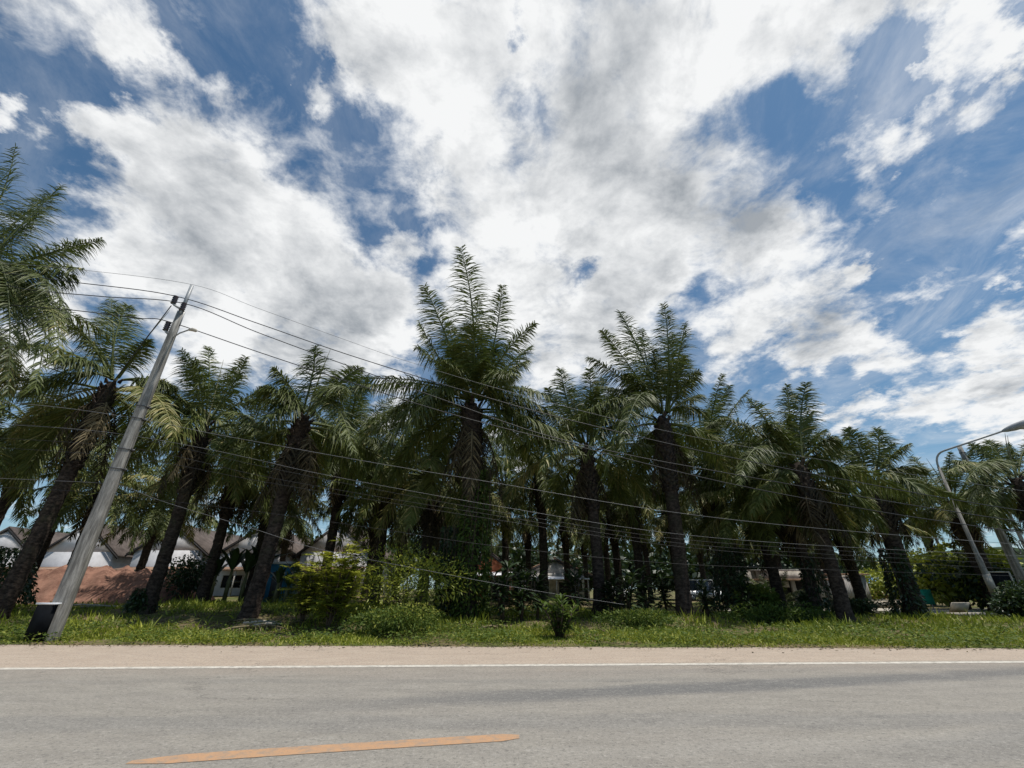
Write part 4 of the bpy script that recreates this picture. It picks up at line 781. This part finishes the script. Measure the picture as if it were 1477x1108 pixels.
# pole with crossarms behind it
D3 = 42; tp = at(1449, 728, D3); t = empty('utility_pole', (tp.x, D3, .2), 'farther pole with two black crossarms and hanging cable coils by the right edge', 'utility pole', 'concrete poles along the road', R(10)); m = MB(); sqp(m, -.3, tp.z, .30, .2); m.obj('shaft', M['concrete'], t)
for zpx in (741, 765):
    z = at(1449, zpx, D3).z - .2; m = MB(); m.box((0, -.16, z), (4.3, .1, .12)); ca = m.obj('crossarm', M['wire'], t)
    for sx in (-2.05, -1.55, -1.0, .9, 1.5, 2.05): m = MB(); m.tube([(sx, -.16, z + .06), (sx, -.16, z + .2), (sx, -.16, z + .32), (sx, -.16, z + .42)], [.03, .10, .06, .09], 8); m.obj('insulator', M['porcelain'], ca)
z = at(1449, 790, D3).z - .2
for sx in (-1.6, -.5, .7):
    m = MB(); an = np.linspace(0, 2 * math.pi, 20); m.tube(np.stack([sx + .38 * np.cos(an), np.full(20, -.25) + .1 * np.sin(an), z + .62 * np.sin(an)], 1), .045, 5, cap=False); m.obj('cable_coil', M['wire'], t)
m = MB(); m.tube([(.2, -.5, z - .2), (.2, -.5, z + .6)], .26, 10); m.obj('transformer', M['dkmetal'], t)
for k, (y0, y1) in enumerate(((748, 800), (762, 812), (776, 828), (738, 775))):
    a, b = at(1452, y0, 41.6), at(1600, y1, 36); m = MB(); m.tube([(0, 0, 0), tuple((b - a) * .5 - Vector((0, 0, .3))), tuple(b - a)], .02, 5); o = m.obj('power_line', M['wire']); o.location = a; tag(o, ['upper black line', 'second black line', 'third black line', 'topmost black line'][k] + ' leaving the farther crossarm pole to the right', 'wire', 'lines of the crossarm pole')
# thin poles left of the lamp
for k, (px0, py0, px1, D4, lb) in enumerate(((1318, 738, 1366, 46, 'slim dark pole with one short arm in the sky gap left of the street lamp'), (1336, 742, 1360, 44, 'slimmer grey post just right of the slim dark pole'))):
    tp = at(px0, py0, D4); t = empty('utility_pole', (tp.x, D4, .15), lb, 'utility pole', 'thin distant poles'); m = MB(); m.tube([(0, 0, 0), (0, 0, tp.z / 2), (0, 0, tp.z)], [.16, .13, .09], 8); m.obj('shaft', M['concrete'], t)
    if k == 0: m = MB(); m.box((-.7, 0, tp.z - 1.8), (2.2, .1, .1)); m.obj('crossarm', M['wire'], t)
# street lamp
D5 = 23.8; tp = at(1351, 668, D5); x_ = tp.x; gz5 = float(gz(x_, D5)); t = empty('street_lamp', (x_, D5, gz5), 'tall street lamp with a long bent arm and oval head, right of the fan-crowned palm', 'street lamp'); h = tp.z - gz5
m = MB(); hd = at(1446, 622, D5 - 2.6) - t.location; m.tube([(0, 0, -.3), (0, 0, h * .35), (0, 0, h * .36), (0, 0, h * .97)], [.15, .125, .10, .065], 10, cap=True); m.obj('pole', M['concrete'], t)
m = MB(); e = np.array(hd); c0 = np.array((0, 0, h * .96)); c1 = np.array((0, 0, h + .55)) + e * np.array((.10, .10, 0)); m.tube(np.vstack([bez(c0, np.array((0, 0, h + .5)), c1 + (e - c1) * .08, 7), [e]]), .05, 8); ar = m.obj('arm', M['metal'], t)
d = unit(e - c1); m = MB(); P = [e, e + d * .15, e + d * .45, e + d * .95, e + d * 1.25, e + d * 1.35]; m.tube(P, [.06, .12, .18, .20, .12, .03], 12); hh = m.obj('lamp_head', M['metal'], ar, True)
m = MB(); m.tube([e + d * .5 - (0, 0, .08), e + d * .8 - (0, 0, .13), e + d * 1.15 - (0, 0, .09)], [.05, .15, .06], 10); m.obj('lamp_glass', M['lens'], hh, True)
m = MB(); m.tube([(0, 0, 1.1), (0, 0, 1.9)], .152, 10); m.obj('paint_band', M['cbeige'], t); m = MB(); m.tube([(0, 0, 0), (0, 0, .12)], .24, 10); m.obj('base_plate', M['metal'], t)
# billboard seen from behind
D6 = 26.; a, b = at(1425, 826, D6), at(1466, 850, D6); t = empty('billboard', ((a.x + b.x) / 2, D6, float(gz(b.x, D6))), 'black billboard back with a pale metal frame by the right edge', 'billboard', None, R(4)); o = t.location; w = b.x - a.x; z0, z1 = b.z - o.z, a.z - o.z
m = MB(); m.box((0, .03, (z0 + z1) / 2), (w, .05, z1 - z0)); m.obj('panel', M['blackp'], t); m = MB(); m.box((0, 0, z1 + .03), (w + .12, .1, .06)); m.box((0, 0, z0 - .03), (w + .12, .1, .04)); m.obj('frame', M['cbeige'], t)
for s_ in (-1, 1): m = MB(); m.box((s_ * (w / 2 + .04), 0, z1 / 2 - .1), (.08, .1, z1 + .2)); m.obj('post', M['cbeige'], t)
# green sign
D7 = 33; a = at(1331, 861, D7); t = empty('road_sign', (a.x, D7, float(gz(a.x, D7))), 'green board on two posts before the olive thicket', 'sign'); zc = a.z - t.location.z; m = MB(); m.box((0, 0, zc), (1.35, .05, .95)); m.obj('board', M['green'], t)
for s_ in (-.5, .5): m = MB(); m.tube([(s_, .06, 0), (s_, .06, zc + .4)], .035, 6); m.obj('post', M['metal'], t)
# leaning pale sheet + slab pile near the lamp
a = at(1385, 879, 27); t = MB(); t.box((0, 0, .42), (1.0, .05, .6), R3=((1, 0, .0), (0, .8, -.6), (0, .6, .8))); o = t.obj('cement_sheet', M['cbeige']); o.location = (a.x, 27, float(gz(a.x, 27))); tag(o, 'pale sheet leaning on the ground left of the street lamp foot', 'sheet')
for k, (px, lb) in enumerate(((1394, 'pale concrete slab lying before the leaning sheet'), (1368, 'pale concrete slab lying left of the leaning sheet'))):
    t = MB(); t.box((0, 0, .08), (2.0 - k * .6, .8, .16), taper=.96); x, y = G(px, 25.5 + k); o = t.obj('concrete_slab', M['cbeige']); o.location = (x, y, float(gz(x, y))); o.rotation_euler = (0, 0, .15 * k); tag(o, lb, 'slab', 'slabs near the street lamp')
# pale logs before the mound
for k, (px, D, L) in enumerate(((120, 23.5, 2.6), (150, 23.8, 2.0), (385, 18.4, 1.3), (393, 17.9, .9))):
    x, y = G(px, D); m = MB(); m.tube([(-L / 2, 0, .09), (0, .05, .14), (L / 2, .02, .10)], [.05, .045, .03], 6); o = m.obj('cut_branch', M['cbeige']); o.location = (x, y, float(gz(x, y)) + .03); o.rotation_euler = (0, 0, .2 * k - .1)
    tag(o, ['long pale branch before the dirt mound', 'shorter pale branch at the mound foot', 'pale stick right of the thick palm trunk', 'shortest pale stick near the verge'][k], 'branch', 'pale branches on the ground')
